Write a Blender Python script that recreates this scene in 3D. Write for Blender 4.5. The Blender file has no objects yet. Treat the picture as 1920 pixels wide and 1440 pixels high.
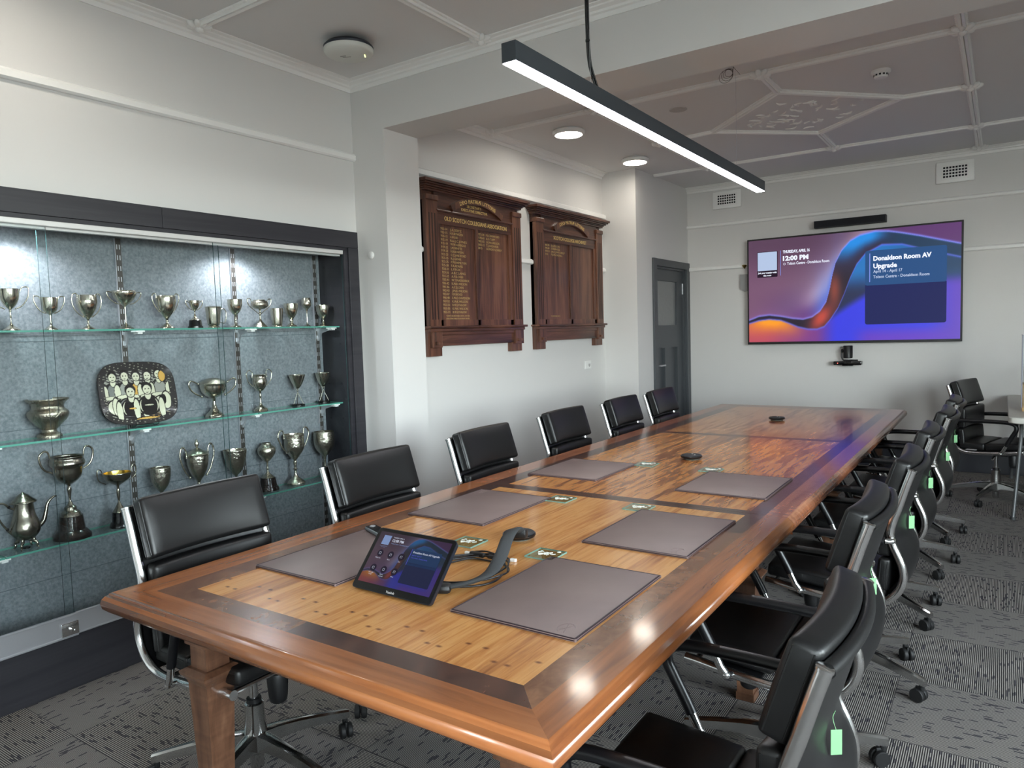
SKY_S = 7.0
import bpy, bmesh, math, random
from mathutils import Matrix, Vector
random.seed(7)
C = bpy.context.scene.collection
PI = math.pi
EXPO = 0.0
LIN = lambda c: tuple(((x/255)/12.92 if x/255 <= .04045 else ((x/255+.055)/1.055)**2.4) for x in c)

# ------------------------------------------------------------------ helpers
def tag(o, label=None, cat=None, group=None, kind=None):
    if label: o['label'] = label
    if cat: o['category'] = cat
    if group: o['group'] = group
    if kind: o['kind'] = kind
    return o
def empty(name, loc=(0, 0, 0), rz=0, label=None, cat=None, group=None, kind=None):
    o = bpy.data.objects.new(name, None); C.objects.link(o)
    o.location = loc; o.rotation_euler = (0, 0, rz); o.empty_display_size = .05
    return tag(o, label, cat, group, kind)
def obj(name, bm, mats, parent=None, smooth=None, loc=None):
    me = bpy.data.meshes.new(name)
    bmesh.ops.recalc_face_normals(bm, faces=bm.faces)
    if smooth is not None:
        a = math.radians(smooth)
        for f in bm.faces: f.smooth = True
        for e in bm.edges:
            if len(e.link_faces) == 2 and e.calc_face_angle(0) > a: e.smooth = False
    bm.to_mesh(me); bm.free()
    o = bpy.data.objects.new(name, me); C.objects.link(o)
    for m in (mats if isinstance(mats, (list, tuple)) else [mats]): me.materials.append(m)
    if parent: o.parent = parent
    if loc: o.location = loc
    return o
def struct(name, bm, mats, smooth=None):
    return tag(obj(name, bm, mats, None, smooth), kind='structure')
def NB(): return bmesh.new()
def box(bm, x0, x1, y0, y1, z0, z1, mi=0, bev=0, seg=2, mat=None):
    vs = [bm.verts.new((x, y, z)) for x in (x0, x1) for y in (y0, y1) for z in (z0, z1)]
    fi = [(0, 1, 3, 2), (4, 6, 7, 5), (0, 4, 5, 1), (2, 3, 7, 6), (0, 2, 6, 4), (1, 5, 7, 3)]
    fs = [bm.faces.new([vs[i] for i in f]) for f in fi]
    for f in fs: f.material_index = mi
    if bev:
        es = list({e for f in fs for e in f.edges})
        r = bmesh.ops.bevel(bm, geom=es, offset=bev, segments=seg, profile=.5, affect='EDGES')
        for f in r['faces']: f.material_index = mi
        vs = list({v for f in r['faces'] for v in f.verts} | {v for v in vs if v.is_valid})
    if mat is not None: bmesh.ops.transform(bm, matrix=mat, verts=vs)
    return vs
def prism(bm, pts, axis, a0, a1, mi=0, mat=None):
    """outline pts (2D) extruded along axis from a0 to a1; axis x: pts=(y,z), y: pts=(x,z), z: pts=(x,y)"""
    def P(p, a): return (a, p[0], p[1]) if axis == 'x' else ((p[0], a, p[1]) if axis == 'y' else (p[0], p[1], a))
    A = [bm.verts.new(P(p, a0)) for p in pts]; B = [bm.verts.new(P(p, a1)) for p in pts]
    n = len(pts); fs = [bm.faces.new(A), bm.faces.new(B[::-1])]
    for i in range(n): fs.append(bm.faces.new((A[i], A[(i+1) % n], B[(i+1) % n], B[i])))
    for f in fs: f.material_index = mi
    if mat is not None: bmesh.ops.transform(bm, matrix=mat, verts=A+B)
    return A+B
def smooth_pts(pts, n=6, closed=False):
    P = [Vector(p) for p in pts]; out = []
    m = len(P)
    for i in range(m if closed else m-1):
        if closed: a, b, c, d = P[i-1], P[i], P[(i+1) % m], P[(i+2) % m]
        else: a, b, c, d = P[max(i-1, 0)], P[i], P[i+1], P[min(i+2, m-1)]
        for k in range(n):
            t = k/n
            out.append(.5*((2*b)+(-a+c)*t+(2*a-5*b+4*c-d)*t*t+(-a+3*b-3*c+d)*t**3))
    if not closed: out.append(P[-1])
    return out
def tube(bm, pts, r, seg=8, closed=False, caps=True, mi=0, flat=None):
    """sweep a circle (or ellipse r x flat) along pts; r may be a list"""
    P = [Vector(p) for p in pts]; n = len(P)
    R = r if isinstance(r, (list, tuple)) else [r]*n
    T = []
    for i in range(n):
        a = P[i-1] if (i > 0 or closed) else P[0]
        b = P[(i+1) % n] if (i < n-1 or closed) else P[-1]
        d = b-a; T.append(d.normalized() if d.length > 1e-9 else Vector((0, 0, 1)))
    up = Vector((0, 0, 1)) if abs(T[0].z) < .9 else Vector((1, 0, 0))
    N = (up-T[0]*up.dot(T[0])).normalized(); rings = []
    for i in range(n):
        if i:
            N = (N-T[i]*N.dot(T[i]))
            N = N.normalized() if N.length > 1e-6 else Vector((1, 0, 0))
        B = T[i].cross(N)
        fb = (flat if flat else 1.0)
        rings.append([bm.verts.new(P[i]+(N*math.cos(2*PI*k/seg)*R[i]+B*math.sin(2*PI*k/seg)*R[i]*fb)) for k in range(seg)])
    fs = []
    for i in range(n if closed else n-1):
        a, b = rings[i], rings[(i+1) % n]
        for k in range(seg): fs.append(bm.faces.new((a[k], a[(k+1) % seg], b[(k+1) % seg], b[k])))
    if caps and not closed:
        fs.append(bm.faces.new(rings[0][::-1])); fs.append(bm.faces.new(rings[-1]))
    for f in fs: f.material_index = mi
    return [v for rg in rings for v in rg]
def lathe(bm, prof, cx=0, cy=0, cz=0, seg=24, mi=0, mat=None, caps=True):
    rings = []
    for r, z in prof:
        rings.append([bm.verts.new((cx+r*math.cos(2*PI*k/seg), cy+r*math.sin(2*PI*k/seg), cz+z)) for k in range(seg)])
    fs = []
    for i in range(len(rings)-1):
        a, b = rings[i], rings[i+1]
        for k in range(seg): fs.append(bm.faces.new((a[k], a[(k+1) % seg], b[(k+1) % seg], b[k])))
    if caps: fs.append(bm.faces.new(rings[0][::-1])); fs.append(bm.faces.new(rings[-1]))
    for f in fs: f.material_index = mi
    vs = [v for rg in rings for v in rg]
    if mat is not None: bmesh.ops.transform(bm, matrix=mat, verts=vs)
    return vs
def text_bm(bm, s, mat, size=.1, width=None, height=None, align='LEFT', bold=0, extrude=.0004, bend=None, mi=0, spacing=1.0):
    cu = bpy.data.curves.new('t', 'FONT'); cu.body = s; cu.size = size; cu.align_x = 'LEFT'
    cu.extrude = extrude; cu.offset = bold; cu.resolution_u = 2; cu.space_character = spacing
    o = bpy.data.objects.new('t', cu); C.objects.link(o)
    dg = bpy.context.evaluated_depsgraph_get()
    me = bpy.data.meshes.new_from_object(o.evaluated_get(dg))
    bpy.data.objects.remove(o); bpy.data.curves.remove(cu)
    if not me.vertices: return
    xs = [v.co.x for v in me.vertices]; w = max(xs)-min(xs); x0 = min(xs)
    ys = [v.co.y for v in me.vertices]
    sx = width/w if width else 1.0
    sy = (height/max(max(ys), 1e-6)) if height else 1.0
    off = {'LEFT': 0, 'CENTER': -.5, 'RIGHT': -1}[align]*w*sx
    for v in me.vertices:
        x = (v.co.x-x0)*sx+off; y = v.co.y*sy; z = v.co.z
        if bend:
            a = x/bend; x, y = (bend+y)*math.sin(a), (bend+y)*math.cos(a)-bend
        v.co = mat @ Vector((x, y, z))
    n0 = len(bm.faces); bm.from_mesh(me)
    bm.faces.ensure_lookup_table()
    for f in bm.faces[n0:]: f.material_index = mi
    bpy.data.meshes.remove(me)
def copy_tree(o, parent=None):
    c = o.copy(); C.objects.link(c); c.parent = parent
    for ch in [x for x in bpy.data.objects if x.parent is o]: copy_tree(ch, c)
    return c

# ------------------------------------------------------------------ materials
def newmat(name):
    m = bpy.data.materials.new(name); m.use_nodes = True
    nt = m.node_tree; b = nt.nodes['Principled BSDF']; return m, nt, b
def mat(name, rgb, rough=.5, metal=0, spec=.5, bump=None, vary=None, coat=0, emit=None, es=1, coatr=.05):
    m, nt, b = newmat(name); L = nt.links
    b.inputs['Base Color'].default_value = (*LIN(rgb), 1)
    b.inputs['Roughness'].default_value = rough; b.inputs['Metallic'].default_value = metal
    b.inputs['Specular IOR Level'].default_value = spec
    b.inputs['Coat Weight'].default_value = coat; b.inputs['Coat Roughness'].default_value = coatr
    if emit: b.inputs['Emission Color'].default_value = (*LIN(emit), 1); b.inputs['Emission Strength'].default_value = es
    if bump or vary:
        tc = nt.nodes.new('ShaderNodeTexCoord')
        if bump:
            n = nt.nodes.new('ShaderNodeTexNoise'); n.inputs['Scale'].default_value = bump[0]; n.inputs['Detail'].default_value = 4
            L.new(tc.outputs['Object'], n.inputs['Vector'])
            bp = nt.nodes.new('ShaderNodeBump'); bp.inputs['Strength'].default_value = bump[1]; bp.inputs['Distance'].default_value = bump[2] if len(bump) > 2 else .002
            L.new(n.outputs['Fac'], bp.inputs['Height']); L.new(bp.outputs['Normal'], b.inputs['Normal'])
        if vary:
            n = nt.nodes.new('ShaderNodeTexNoise'); n.inputs['Scale'].default_value = vary[0]; n.inputs['Detail'].default_value = 5
            L.new(tc.outputs['Object'], n.inputs['Vector'])
            r = nt.nodes.new('ShaderNodeValToRGB')
            r.color_ramp.elements[0].position = .3; r.color_ramp.elements[1].position = .7
            r.color_ramp.elements[0].color = (*LIN(rgb), 1); r.color_ramp.elements[1].color = (*LIN(vary[1]), 1)
            L.new(n.outputs['Fac'], r.inputs['Fac']); L.new(r.outputs['Color'], b.inputs['Base Color'])
    return m
def wood(name, cols, axis='y', fine=60, stretch=18, rough=.2, coat=.0, warp=1.5, knots=False, spec=.5, figure=0, wide=3, coatr=.08):
    """grain runs along axis; cols = list of (pos, rgb)"""
    m, nt, b = newmat(name); L = nt.links; N = nt.nodes.new
    tc = N('ShaderNodeTexCoord'); mp = N('ShaderNodeMapping')
    s = {'x': (1/stretch, 1, 1), 'y': (1, 1/stretch, 1), 'z': (1, 1, 1/stretch)}[axis]
    mp.inputs['Scale'].default_value = s
    L.new(tc.outputs['Object'], mp.inputs['Vector'])
    wn = N('ShaderNodeTexNoise'); wn.inputs['Scale'].default_value = wide; wn.inputs['Detail'].default_value = 3
    L.new(mp.outputs['Vector'], wn.inputs['Vector'])
    n1 = N('ShaderNodeTexNoise'); n1.inputs['Scale'].default_value = fine; n1.inputs['Detail'].default_value = 6; n1.inputs['Roughness'].default_value = .6
    n1.inputs['Distortion'].default_value = .6
    L.new(mp.outputs['Vector'], n1.inputs['Vector'])
    n2 = N('ShaderNodeTexNoise'); n2.inputs['Scale'].default_value = fine*.18; n2.inputs['Detail'].default_value = 5; n2.inputs['Distortion'].default_value = warp
    L.new(mp.outputs['Vector'], n2.inputs['Vector'])
    a = N('ShaderNodeMath'); a.operation = 'MULTIPLY_ADD'; a.inputs[1].default_value = .35
    L.new(n1.outputs['Fac'], a.inputs[0])
    c = N('ShaderNodeMath'); c.operation = 'MULTIPLY_ADD'; c.inputs[1].default_value = .45
    L.new(n2.outputs['Fac'], c.inputs[0])
    d = N('ShaderNodeMath'); d.operation = 'MULTIPLY'; d.inputs[1].default_value = .2
    L.new(wn.outputs['Fac'], d.inputs[0]); L.new(d.outputs[0], c.inputs[2]); L.new(c.outputs[0], a.inputs[2])
    st = N('ShaderNodeMath'); st.operation = 'MULTIPLY_ADD'; st.inputs[1].default_value = 1.35 if 'burl' in name else 2.1; st.inputs[2].default_value = -.175 if 'burl' in name else -.55
    L.new(a.outputs[0], st.inputs[0]); last = st.outputs[0]
    if figure:
        w = N('ShaderNodeTexNoise'); w.inputs['Scale'].default_value = 14; w.inputs['Detail'].default_value = 3
        mp2 = N('ShaderNodeMapping'); mp2.inputs['Scale'].default_value = (.5, 4, 1) if axis == 'y' else (4, .5, 1)
        if axis == 'z': mp2.inputs['Scale'].default_value = (.5, .5, 4)
        L.new(tc.outputs['Object'], mp2.inputs['Vector']); L.new(mp2.outputs['Vector'], w.inputs['Vector'])
        f = N('ShaderNodeMath'); f.operation = 'MULTIPLY_ADD'; f.inputs[1].default_value = figure; f.inputs[2].default_value = -figure/2
        L.new(w.outputs['Fac'], f.inputs[0]); g = N('ShaderNodeMath'); g.operation = 'ADD'
        L.new(last, g.inputs[0]); L.new(f.outputs[0], g.inputs[1]); last = g.outputs[0]
    r = N('ShaderNodeValToRGB'); el = r.color_ramp.elements
    while len(el) < len(cols): el.new(.5)
    for e, (p, rgb) in zip(el, cols): e.position = p; e.color = (*LIN(rgb), 1)
    L.new(last, r.inputs['Fac']); out = r.outputs['Color']
    if knots:
        sp = N('ShaderNodeSeparateXYZ'); L.new(tc.outputs['Object'], sp.inputs[0])
        def M(op, i0, i1=None, v1=None, v2=None):
            q = N('ShaderNodeMath'); q.operation = op
            if isinstance(i0, (int, float)): q.inputs[0].default_value = i0
            else: L.new(i0, q.inputs[0])
            if i1 is not None: L.new(i1, q.inputs[1])
            elif v1 is not None: q.inputs[1].default_value = v1
            if v2 is not None: q.inputs[2].default_value = v2
            return q.outputs[0]
        masks = []
        for x0, y0, half in ((-1.79+1.3465, 1.201-3.6775, .017), (-1.515+1.3465, 1.246-3.6775, .024), (-1.62+1.3465, 1.36-3.6775, .02)):
            t = M('ADD', sp.outputs['X'], None, -x0+.0925+1.85)
            t = M('MODULO', t, None, .185); t = M('ADD', t, None, -.0925)
            t = M('ABSOLUTE', t); t = M('ADD', t, None, -half); t = M('MULTIPLY', t, None, .62); t = M('MULTIPLY', t, t)
            y = M('ADD', sp.outputs['Y'], None, -y0); y = M('MULTIPLY', y, None, 1.0); y = M('MULTIPLY', y, y)
            s2 = M('ADD', t, y); s2 = M('SQRT', s2); s2 = M('MULTIPLY', s2, None, -1/.0062); s2 = M('ADD', s2, None, 1.15)
            s2 = M('MINIMUM', M('MAXIMUM', s2, None, 0), None, .85 if y0 < -2.4 else .15)
            masks.append(s2)
        mk = M('MAXIMUM', masks[0], masks[1]); mk = M('MAXIMUM', mk, masks[2])
        mx = N('ShaderNodeMix'); mx.data_type = 'RGBA'
        L.new(mk, mx.inputs[0]); L.new(out, mx.inputs[6]); mx.inputs[7].default_value = (*LIN((92, 45, 28)), 1)
        out = mx.outputs[2]
    L.new(out, b.inputs['Base Color'])
    b.inputs['Roughness'].default_value = rough; b.inputs['Specular IOR Level'].default_value = spec
    b.inputs['Coat Weight'].default_value = coat; b.inputs['Coat Roughness'].default_value = coatr
    return m
def glassmat(name, tint, refl=.9, rough=0.0):
    """thin sheet glass: tinted see-through plus a fresnel reflection"""
    m = bpy.data.materials.new(name); m.use_nodes = True; nt = m.node_tree; nt.nodes.clear(); N = nt.nodes.new; L = nt.links
    o = N('ShaderNodeOutputMaterial'); mx = N('ShaderNodeMixShader'); t = N('ShaderNodeBsdfTransparent'); g = N('ShaderNodeBsdfGlossy')
    t.inputs[0].default_value = (*LIN(tint), 1); g.inputs['Roughness'].default_value = rough; g.inputs[0].default_value = (refl, refl, refl, 1)
    fr = N('ShaderNodeFresnel'); fr.inputs[0].default_value = 1.45
    ge = N('ShaderNodeNewGeometry'); iv = N('ShaderNodeMath'); iv.operation = 'SUBTRACT'; iv.inputs[0].default_value = 1.0
    ml = N('ShaderNodeMath'); ml.operation = 'MULTIPLY'; L.new(ge.outputs['Backfacing'], iv.inputs[1])      # only the outer surface reflects
    L.new(iv.outputs[0], ml.inputs[0]); L.new(fr.outputs[0], ml.inputs[1]); L.new(ml.outputs[0], mx.inputs[0]); L.new(t.outputs[0], mx.inputs[1]); L.new(g.outputs[0], mx.inputs[2]); L.new(mx.outputs[0], o.inputs[0])
    return m
def emat(name, rgb, s, base=(200, 200, 200)):
    return mat(name, base, .4, spec=.1 if base[0] < 20 else .5, emit=rgb, es=s)
def vcmat(name, layer, strength=None, rough=.3):
    m, nt, b = newmat(name)
    a = nt.nodes.new('ShaderNodeVertexColor'); a.layer_name = layer
    if strength is not None:
        b.inputs['Base Color'].default_value = (.004, .004, .005, 1)
        nt.links.new(a.outputs['Color'], b.inputs['Emission Color']); b.inputs['Emission Strength'].default_value = strength
    else: nt.links.new(a.outputs['Color'], b.inputs['Base Color'])
    b.inputs['Roughness'].default_value = rough
    return m
def carpetmat():
    m, nt, b = newmat('carpet_tiles'); L = nt.links; N = nt.nodes.new
    tc = N('ShaderNodeTexCoord'); sp = N('ShaderNodeSeparateXYZ'); L.new(tc.outputs['Object'], sp.inputs[0])
    def M(op, a, b_=None, c=None):
        q = N('ShaderNodeMath'); q.operation = op
        for i, v in enumerate((a, b_, c)):
            if v is None: continue
            if isinstance(v, (int, float)): q.inputs[i].default_value = v
            else: L.new(v, q.inputs[i])
        return q.outputs[0]
    X = M('ADD', sp.outputs['X'], .327+10); Y = M('ADD', sp.outputs['Y'], -.205+10)
    tx = M('FLOOR', M('DIVIDE', X, .5)); ty = M('FLOOR', M('DIVIDE', Y, .5))
    par = M('MODULO', M('ADD', tx, ty), 2.0)          # checkerboard of pile direction
    mixf = lambda f, a, c: M('ADD', M('MULTIPLY', a, M('SUBTRACT', 1.0, f)), M('MULTIPLY', c, f))
    U = mixf(par, X, Y); V = mixf(par, Y, X)          # U across the ribs, V along them
    per = .0068
    rib = M('ABSOLUTE', M('SUBTRACT', M('FRACT', M('DIVIDE', U, per)), .5)) # 0..0.5
    ribm = N('ShaderNodeMapRange'); ribm.inputs['From Min'].default_value = .12; ribm.inputs['From Max'].default_value = .34
    L.new(rib, ribm.inputs['Value'])
    cu = M('FLOOR', M('DIVIDE', U, per))
    wn = N('ShaderNodeTexWhiteNoise'); wn.noise_dimensions = '2D'
    cb = N('ShaderNodeCombineXYZ')
    wn0 = N('ShaderNodeTexWhiteNoise'); wn0.noise_dimensions = '1D'; L.new(cu, wn0.inputs['W'])
    vs = M('FLOOR', M('DIVIDE', M('ADD', V, wn0.outputs['Value']), .028))
    L.new(cu, cb.inputs[0]); L.new(vs, cb.inputs[1]); L.new(cb.outputs[0], wn.inputs['Vector'])
    dash = M('GREATER_THAN', wn.outputs['Value'], .905)
    ns = N('ShaderNodeTexNoise'); ns.inputs['Scale'].default_value = 420; ns.inputs['Detail'].default_value = 2; L.new(tc.outputs['Object'], ns.inputs['Vector'])
    c1 = N('ShaderNodeMix'); c1.data_type = 'RGBA'; c1.inputs[6].default_value = (*LIN((168, 163, 157)), 1); c1.inputs[7].default_value = (*LIN((54, 52, 54)), 1)
    L.new(ribm.outputs[0], c1.inputs[0])
    c2 = N('ShaderNodeMix'); c2.data_type = 'RGBA'; c2.inputs[7].default_value = (*LIN((38, 38, 52)), 1)
    L.new(M('MULTIPLY', dash, .72), c2.inputs[0]); L.new(c1.outputs[2], c2.inputs[6])
    # thin dark joint between tiles
    jx = M('LESS_THAN', M('FRACT', M('DIVIDE', X, .5)), .008); jy = M('LESS_THAN', M('FRACT', M('DIVIDE', Y, .5)), .008)
    c3 = N('ShaderNodeMix'); c3.data_type = 'RGBA'; c3.inputs[7].default_value = (*LIN((48, 47, 52)), 1)
    L.new(M('MULTIPLY', M('MAXIMUM', jx, jy), .7), c3.inputs[0]); L.new(c2.outputs[2], c3.inputs[6])
    c4 = N('ShaderNodeMix'); c4.data_type = 'RGBA'; c4.blend_type = 'MULTIPLY'; c4.inputs[0].default_value = .6
    mr = N('ShaderNodeMapRange'); mr.inputs['To Min'].default_value = .45; mr.inputs['To Max'].default_value = 1.35; L.new(ns.outputs['Fac'], mr.inputs['Value'])
    L.new(c3.outputs[2], c4.inputs[6]); L.new(mr.outputs[0], c4.inputs[7])
    L.new(c4.outputs[2], b.inputs['Base Color'])
    b.inputs['Roughness'].default_value = .95; b.inputs['Specular IOR Level'].default_value = .15
    bp = N('ShaderNodeBump'); bp.inputs['Strength'].default_value = .5; bp.inputs['Distance'].default_value = .003
    L.new(M('SUBTRACT', 1.0, ribm.outputs[0]), bp.inputs['Height']); L.new(bp.outputs[0], b.inputs['Normal'])
    return m
WALL = mat('wall_paint', (216, 215, 213), .55, bump=(35, .08, .002))
CEIL = mat('ceiling_paint', (222, 222, 222), .6, bump=(60, .05, .001))
TRIM = mat('trim_paint', (240, 240, 238), .35)
DARKB = mat('baseboard_paint', (30, 32, 40), .35)
CARP = carpetmat()
CHROME = mat('polished_chrome', (226, 226, 226), .17, 1)
ALU = mat('polished_aluminium', (205, 205, 204), .16, 1)
SATIN = mat('satin_aluminium', (206, 208, 213), .32, .7)
LEATH = mat('black_leather', (13, 13, 14), .40, spec=.5, bump=(420, .25, .0006))
LEATHS = mat('black_leather_edge', (13, 13, 16), .35, bump=(420, .2, .0005))
BLKPL = mat('black_plastic', (18, 18, 20), .45)
BLKGL = mat('black_gloss', (8, 8, 10), .08)
RUB = mat('caster_rubber', (14, 14, 15), .6)
LAM = wood('charcoal_laminate', [(.3, (34, 34, 40)), (.7, (48, 47, 52))], 'y', 60, 25, .45)
GREYD = mat('door_grey_paint', (70, 74, 78), .4)
WHITEP = mat('white_plastic', (232, 232, 230), .4)
SILV = mat('trophy_silver', (208, 202, 186), .17, 1, bump=(9, .08, .004))
SILVD = mat('tarnished_silver', (150, 144, 132), .24, 1, bump=(12, .12, .004))
SILVC = mat('chased_silver', (186, 180, 166), .24, 1, bump=(85, .8, .004))
SILVH = mat('hammered_silver', (176, 166, 150), .22, 1, bump=(120, .9, .004))
GILT = mat('gilt_lining', (215, 180, 90), .25, 1)
EBON = mat('ebonised_plinth', (16, 15, 16), .15)
PLINB = mat('brown_black_plinth', (34, 26, 24), .18)
# ------------------------------------------------------------------ room shell
XW, YP, YB, CZ = -3.31, 3.225, 3.53, 2.97
XJ, ZB, YC, XD, YT = -3.05, 2.662, 6.564, -2.95, 7.95
XR, YN = 2.5, -1.8
b = NB(); box(b, -3.6, XR+.1, YN-.1, YT+.1, -.05, 0); struct('floor', b, CARP)
b = NB(); box(b, -3.6, XR+.1, YN-.1, YT+.1, CZ, CZ+.06); struct('ceiling', b, CEIL)
b = NB()
box(b, XW-.3, XW, YN, YP+.01, 2.05, CZ)                 # above the recessed cabinet
box(b, XW-.3, XW, YN, .1, 0, 2.05)                      # behind the camera
box(b, XW-.3, XW-.16, .1, YP+.01, 0, 2.05)
box(b, XW-.3, XW, 3.16, YP+.01, 0, 2.05)
box(b, XW-.3, XJ, YP, YB, 0, CZ)                        # pier
box(b, XW-.3, XW, YB, YC+.01, 0, CZ)                    # alcove wall with the boards
box(b, XW-.3, XD, YC, 6.98, 0, CZ)                      # chimney breast beside the door
box(b, XW-.3, XD, 6.98, YT, 2.10, CZ)
box(b, XW-.3, XD, 7.91, YT, 0, 2.10)
box(b, XW-.3, XD-.10, 6.97, 7.92, 0, 2.11)
struct('wall_left', b, WALL)
b = NB(); box(b, XW-.3, XR+.1, YT, YT+.1, 0, CZ); struct('wall_far', b, WALL)
# right wall with two windows, near wall (behind the camera) with one
def wall_with_windows(name, axis, at, thick, a0, a1, wins):
    b = NB()
    def bb(u0, u1, z0, z1):
        if axis == 'x': box(b, at, at+thick, u0, u1, z0, z1)
        else: box(b, u0, u1, at, at+thick, z0, z1)
    u = a0
    for (w0, w1, z0, z1) in wins:
        bb(u, w0, 0, CZ); bb(w0, w1, 0, z0); bb(w0, w1, z1, CZ); u = w1
    bb(u, a1, 0, CZ)
    return struct(name, b, WALL)
WR = [(-1.2, .9, .85, 2.5), (1.3, 2.9, .85, 2.5)]
WN_ = [(1.0, 1.9, 1.1, 2.4)]
wall_with_windows('wall_right', 'x', XR, .12, YN, YT, WR)
wall_with_windows('wall_near', 'y', YN-.12, .12, XW-.3, XR, WN_)
PANE = glassmat('window_glass', (245, 250, 250))
k = 0
for ax, at, W in (('x', XR+.05, WR), ('y', YN-.07, WN_)):
    for (u0, u1, z0, z1) in W:
        k += 1; f = NB(); g = NB()
        def bb(bm, a0, a1, c0, c1, d0=-.02, d1=.03):
            if ax == 'x': box(bm, at+d0, at+d1, a0, a1, c0, c1)
            else: box(bm, a0, a1, at+d0, at+d1, c0, c1)
        for (a0, a1, c0, c1) in ((u0, u0+.05, z0, z1), (u1-.05, u1, z0, z1), (u0, u1, z0, z0+.05), (u0, u1, z1-.05, z1), (u0, u1, (z0+z1)/2-.02, (z0+z1)/2+.02), ((u0+u1)/2-.02, (u0+u1)/2+.02, z0, z1)): bb(f, a0, a1, c0, c1)
        bb(g, u0+.04, u1-.04, z0+.04, z1-.04, 0, .005)
        w = struct('window_%d' % k, f, TRIM); obj('glass_pane', g, PANE, w)
        # daylight is steered through the opening (portal of the sky)
        li = bpy.data.lights.new('window_portal', 'AREA'); li.shape = 'RECTANGLE'; li.size = u1-u0; li.size_y = z1-z0; li.cycles.is_portal = True
        lo = bpy.data.objects.new('window_portal', li); C.objects.link(lo)
        if ax == 'x': lo.location = (XR-.01, (u0+u1)/2, (z0+z1)/2); lo.rotation_euler = (PI/2, 0, PI/2)
        else: lo.location = ((u0+u1)/2, YN+.01, (z0+z1)/2); lo.rotation_euler = (PI/2, 0, PI)
b = NB(); box(b, XJ, XR, YP, YB, ZB, CZ+.01); struct('trim_1', b, WALL)   # dropped beam
# cornices
def cornice(bm, p0, p1, nrm):
    """profile swept straight from p0 to p1 (x,y); nrm = unit vector out of the wall"""
    prof = [(0, 2.912), (.008, 2.912), (.010, 2.934), (.022, 2.938), (.026, 2.948), (.045, 2.957), (.048, 2.963), (.070, 2.965), (.072, 2.972), (0, 2.972)]
    A = [bm.verts.new((p0[0]+nrm[0]*a, p0[1]+nrm[1]*a, z)) for a, z in prof]
    B = [bm.verts.new((p1[0]+nrm[0]*a, p1[1]+nrm[1]*a, z)) for a, z in prof]
    n = len(prof)
    for i in range(n): bm.faces.new((A[i], A[(i+1) % n], B[(i+1) % n], B[i]))
    bm.faces.new(A); bm.faces.new(B[::-1])
b = NB(); cornice(b, (XW, YN), (XW, YP), (1, 0)); cornice(b, (XW, YP), (XR, YP), (0, -1)); struct('trim_2', b, TRIM)
b = NB(); cornice(b, (XW, YB), (XW, YC), (1, 0)); cornice(b, (XD, YT), (XR, YT), (0, -1)); cornice(b, (XJ, YB), (XR, YB), (0, 1)); struct('trim_3', b, TRIM)
def rail(bm, p0, p1, nrm, z0, z1, d=.024):
    prof = [(0, z0), (d*.6, z0), (d, z0+.008), (d, z1-.014), (d*.7, z1-.006), (d*.35, z1), (0, z1)]
    A = [bm.verts.new((p0[0]+nrm[0]*a, p0[1]+nrm[1]*a, z)) for a, z in prof]
    B = [bm.verts.new((p1[0]+nrm[0]*a, p1[1]+nrm[1]*a, z)) for a, z in prof]
    n = len(prof)
    for i in range(n): bm.faces.new((A[i], A[(i+1) % n], B[(i+1) % n], B[i]))
    bm.faces.new(A); bm.faces.new(B[::-1])
b = NB(); rail(b, (XW, YN), (XW, YP), (1, 0), 2.505, 2.552); struct('trim_4', b, TRIM)
b = NB(); rail(b, (XW, YB), (XW, YC), (1, 0), 2.515, 2.57, .04); struct('trim_5', b, TRIM)
b = NB(); rail(b, (XW, YB), (XW, YC), (1, 0), 2.00, 2.045, .03); struct('trim_6', b, TRIM)
b = NB(); rail(b, (XD, YT), (XR, YT), (0, -1), 2.522, 2.562); struct('trim_7', b, TRIM)
b = NB(); rail(b, (XD, YT), (XR, YT), (0, -1), 2.05, 2.095); struct('trim_8', b, TRIM)
b = NB(); box(b, XD, XR, YT-.02, YT, 0, .21, bev=.004); struct('baseboard_far', b, DARKB)
b = NB(); box(b, XW, XW+.02, YB, YC, 0, .21); box(b, XJ, XJ+.02, YP-.02, YB, 0, .21); box(b, XW, XJ+.02, YP-.02, YP, 0, .21)
box(b, XW, XD+.02, YC-.02, YC, 0, .21); box(b, XD, XD+.02, YC-.02, 6.93, 0, .21); struct('baseboard_left', b, DARKB)
# strapwork mouldings on the ceiling
def strap(bm, p0, p1, w=.054, h=.022, beads=True, z=CZ):
    a = Vector((p0[0], p0[1], 0)); c = Vector((p1[0], p1[1], 0)); d = (c-a); Ln = d.length; d.normalize(); n = Vector((-d.y, d.x, 0))
    prof = [(-w/2, 0), (-w/2, -h*.4), (-w*.34, -h*.5), (-w*.3, -h), (-w*.05, -h*.85), (0, -h*.45), (w*.05, -h*.85), (w*.3, -h), (w*.34, -h*.5), (w/2, -h*.4), (w/2, 0)]
    A = [bm.verts.new(a+n*q+Vector((0, 0, z+r))) for q, r in prof]; B = [bm.verts.new(c+n*q+Vector((0, 0, z+r))) for q, r in prof]
    m = len(prof)
    for i in range(m): bm.faces.new((A[i], A[(i+1) % m], B[(i+1) % m], B[i]))
    bm.faces.new(A); bm.faces.new(B[::-1])
    if beads:
        k = int(Ln/.03)
        for i in range(k):
            p = a+d*(i+.5)*Ln/k
            for s in (-1, 1):
                q = p+n*s*w*.46
                bmesh.ops.create_icosphere(bm, subdivisions=1, radius=.0055, matrix=Matrix.Translation((q.x, q.y, z-h*.35)))
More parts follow.
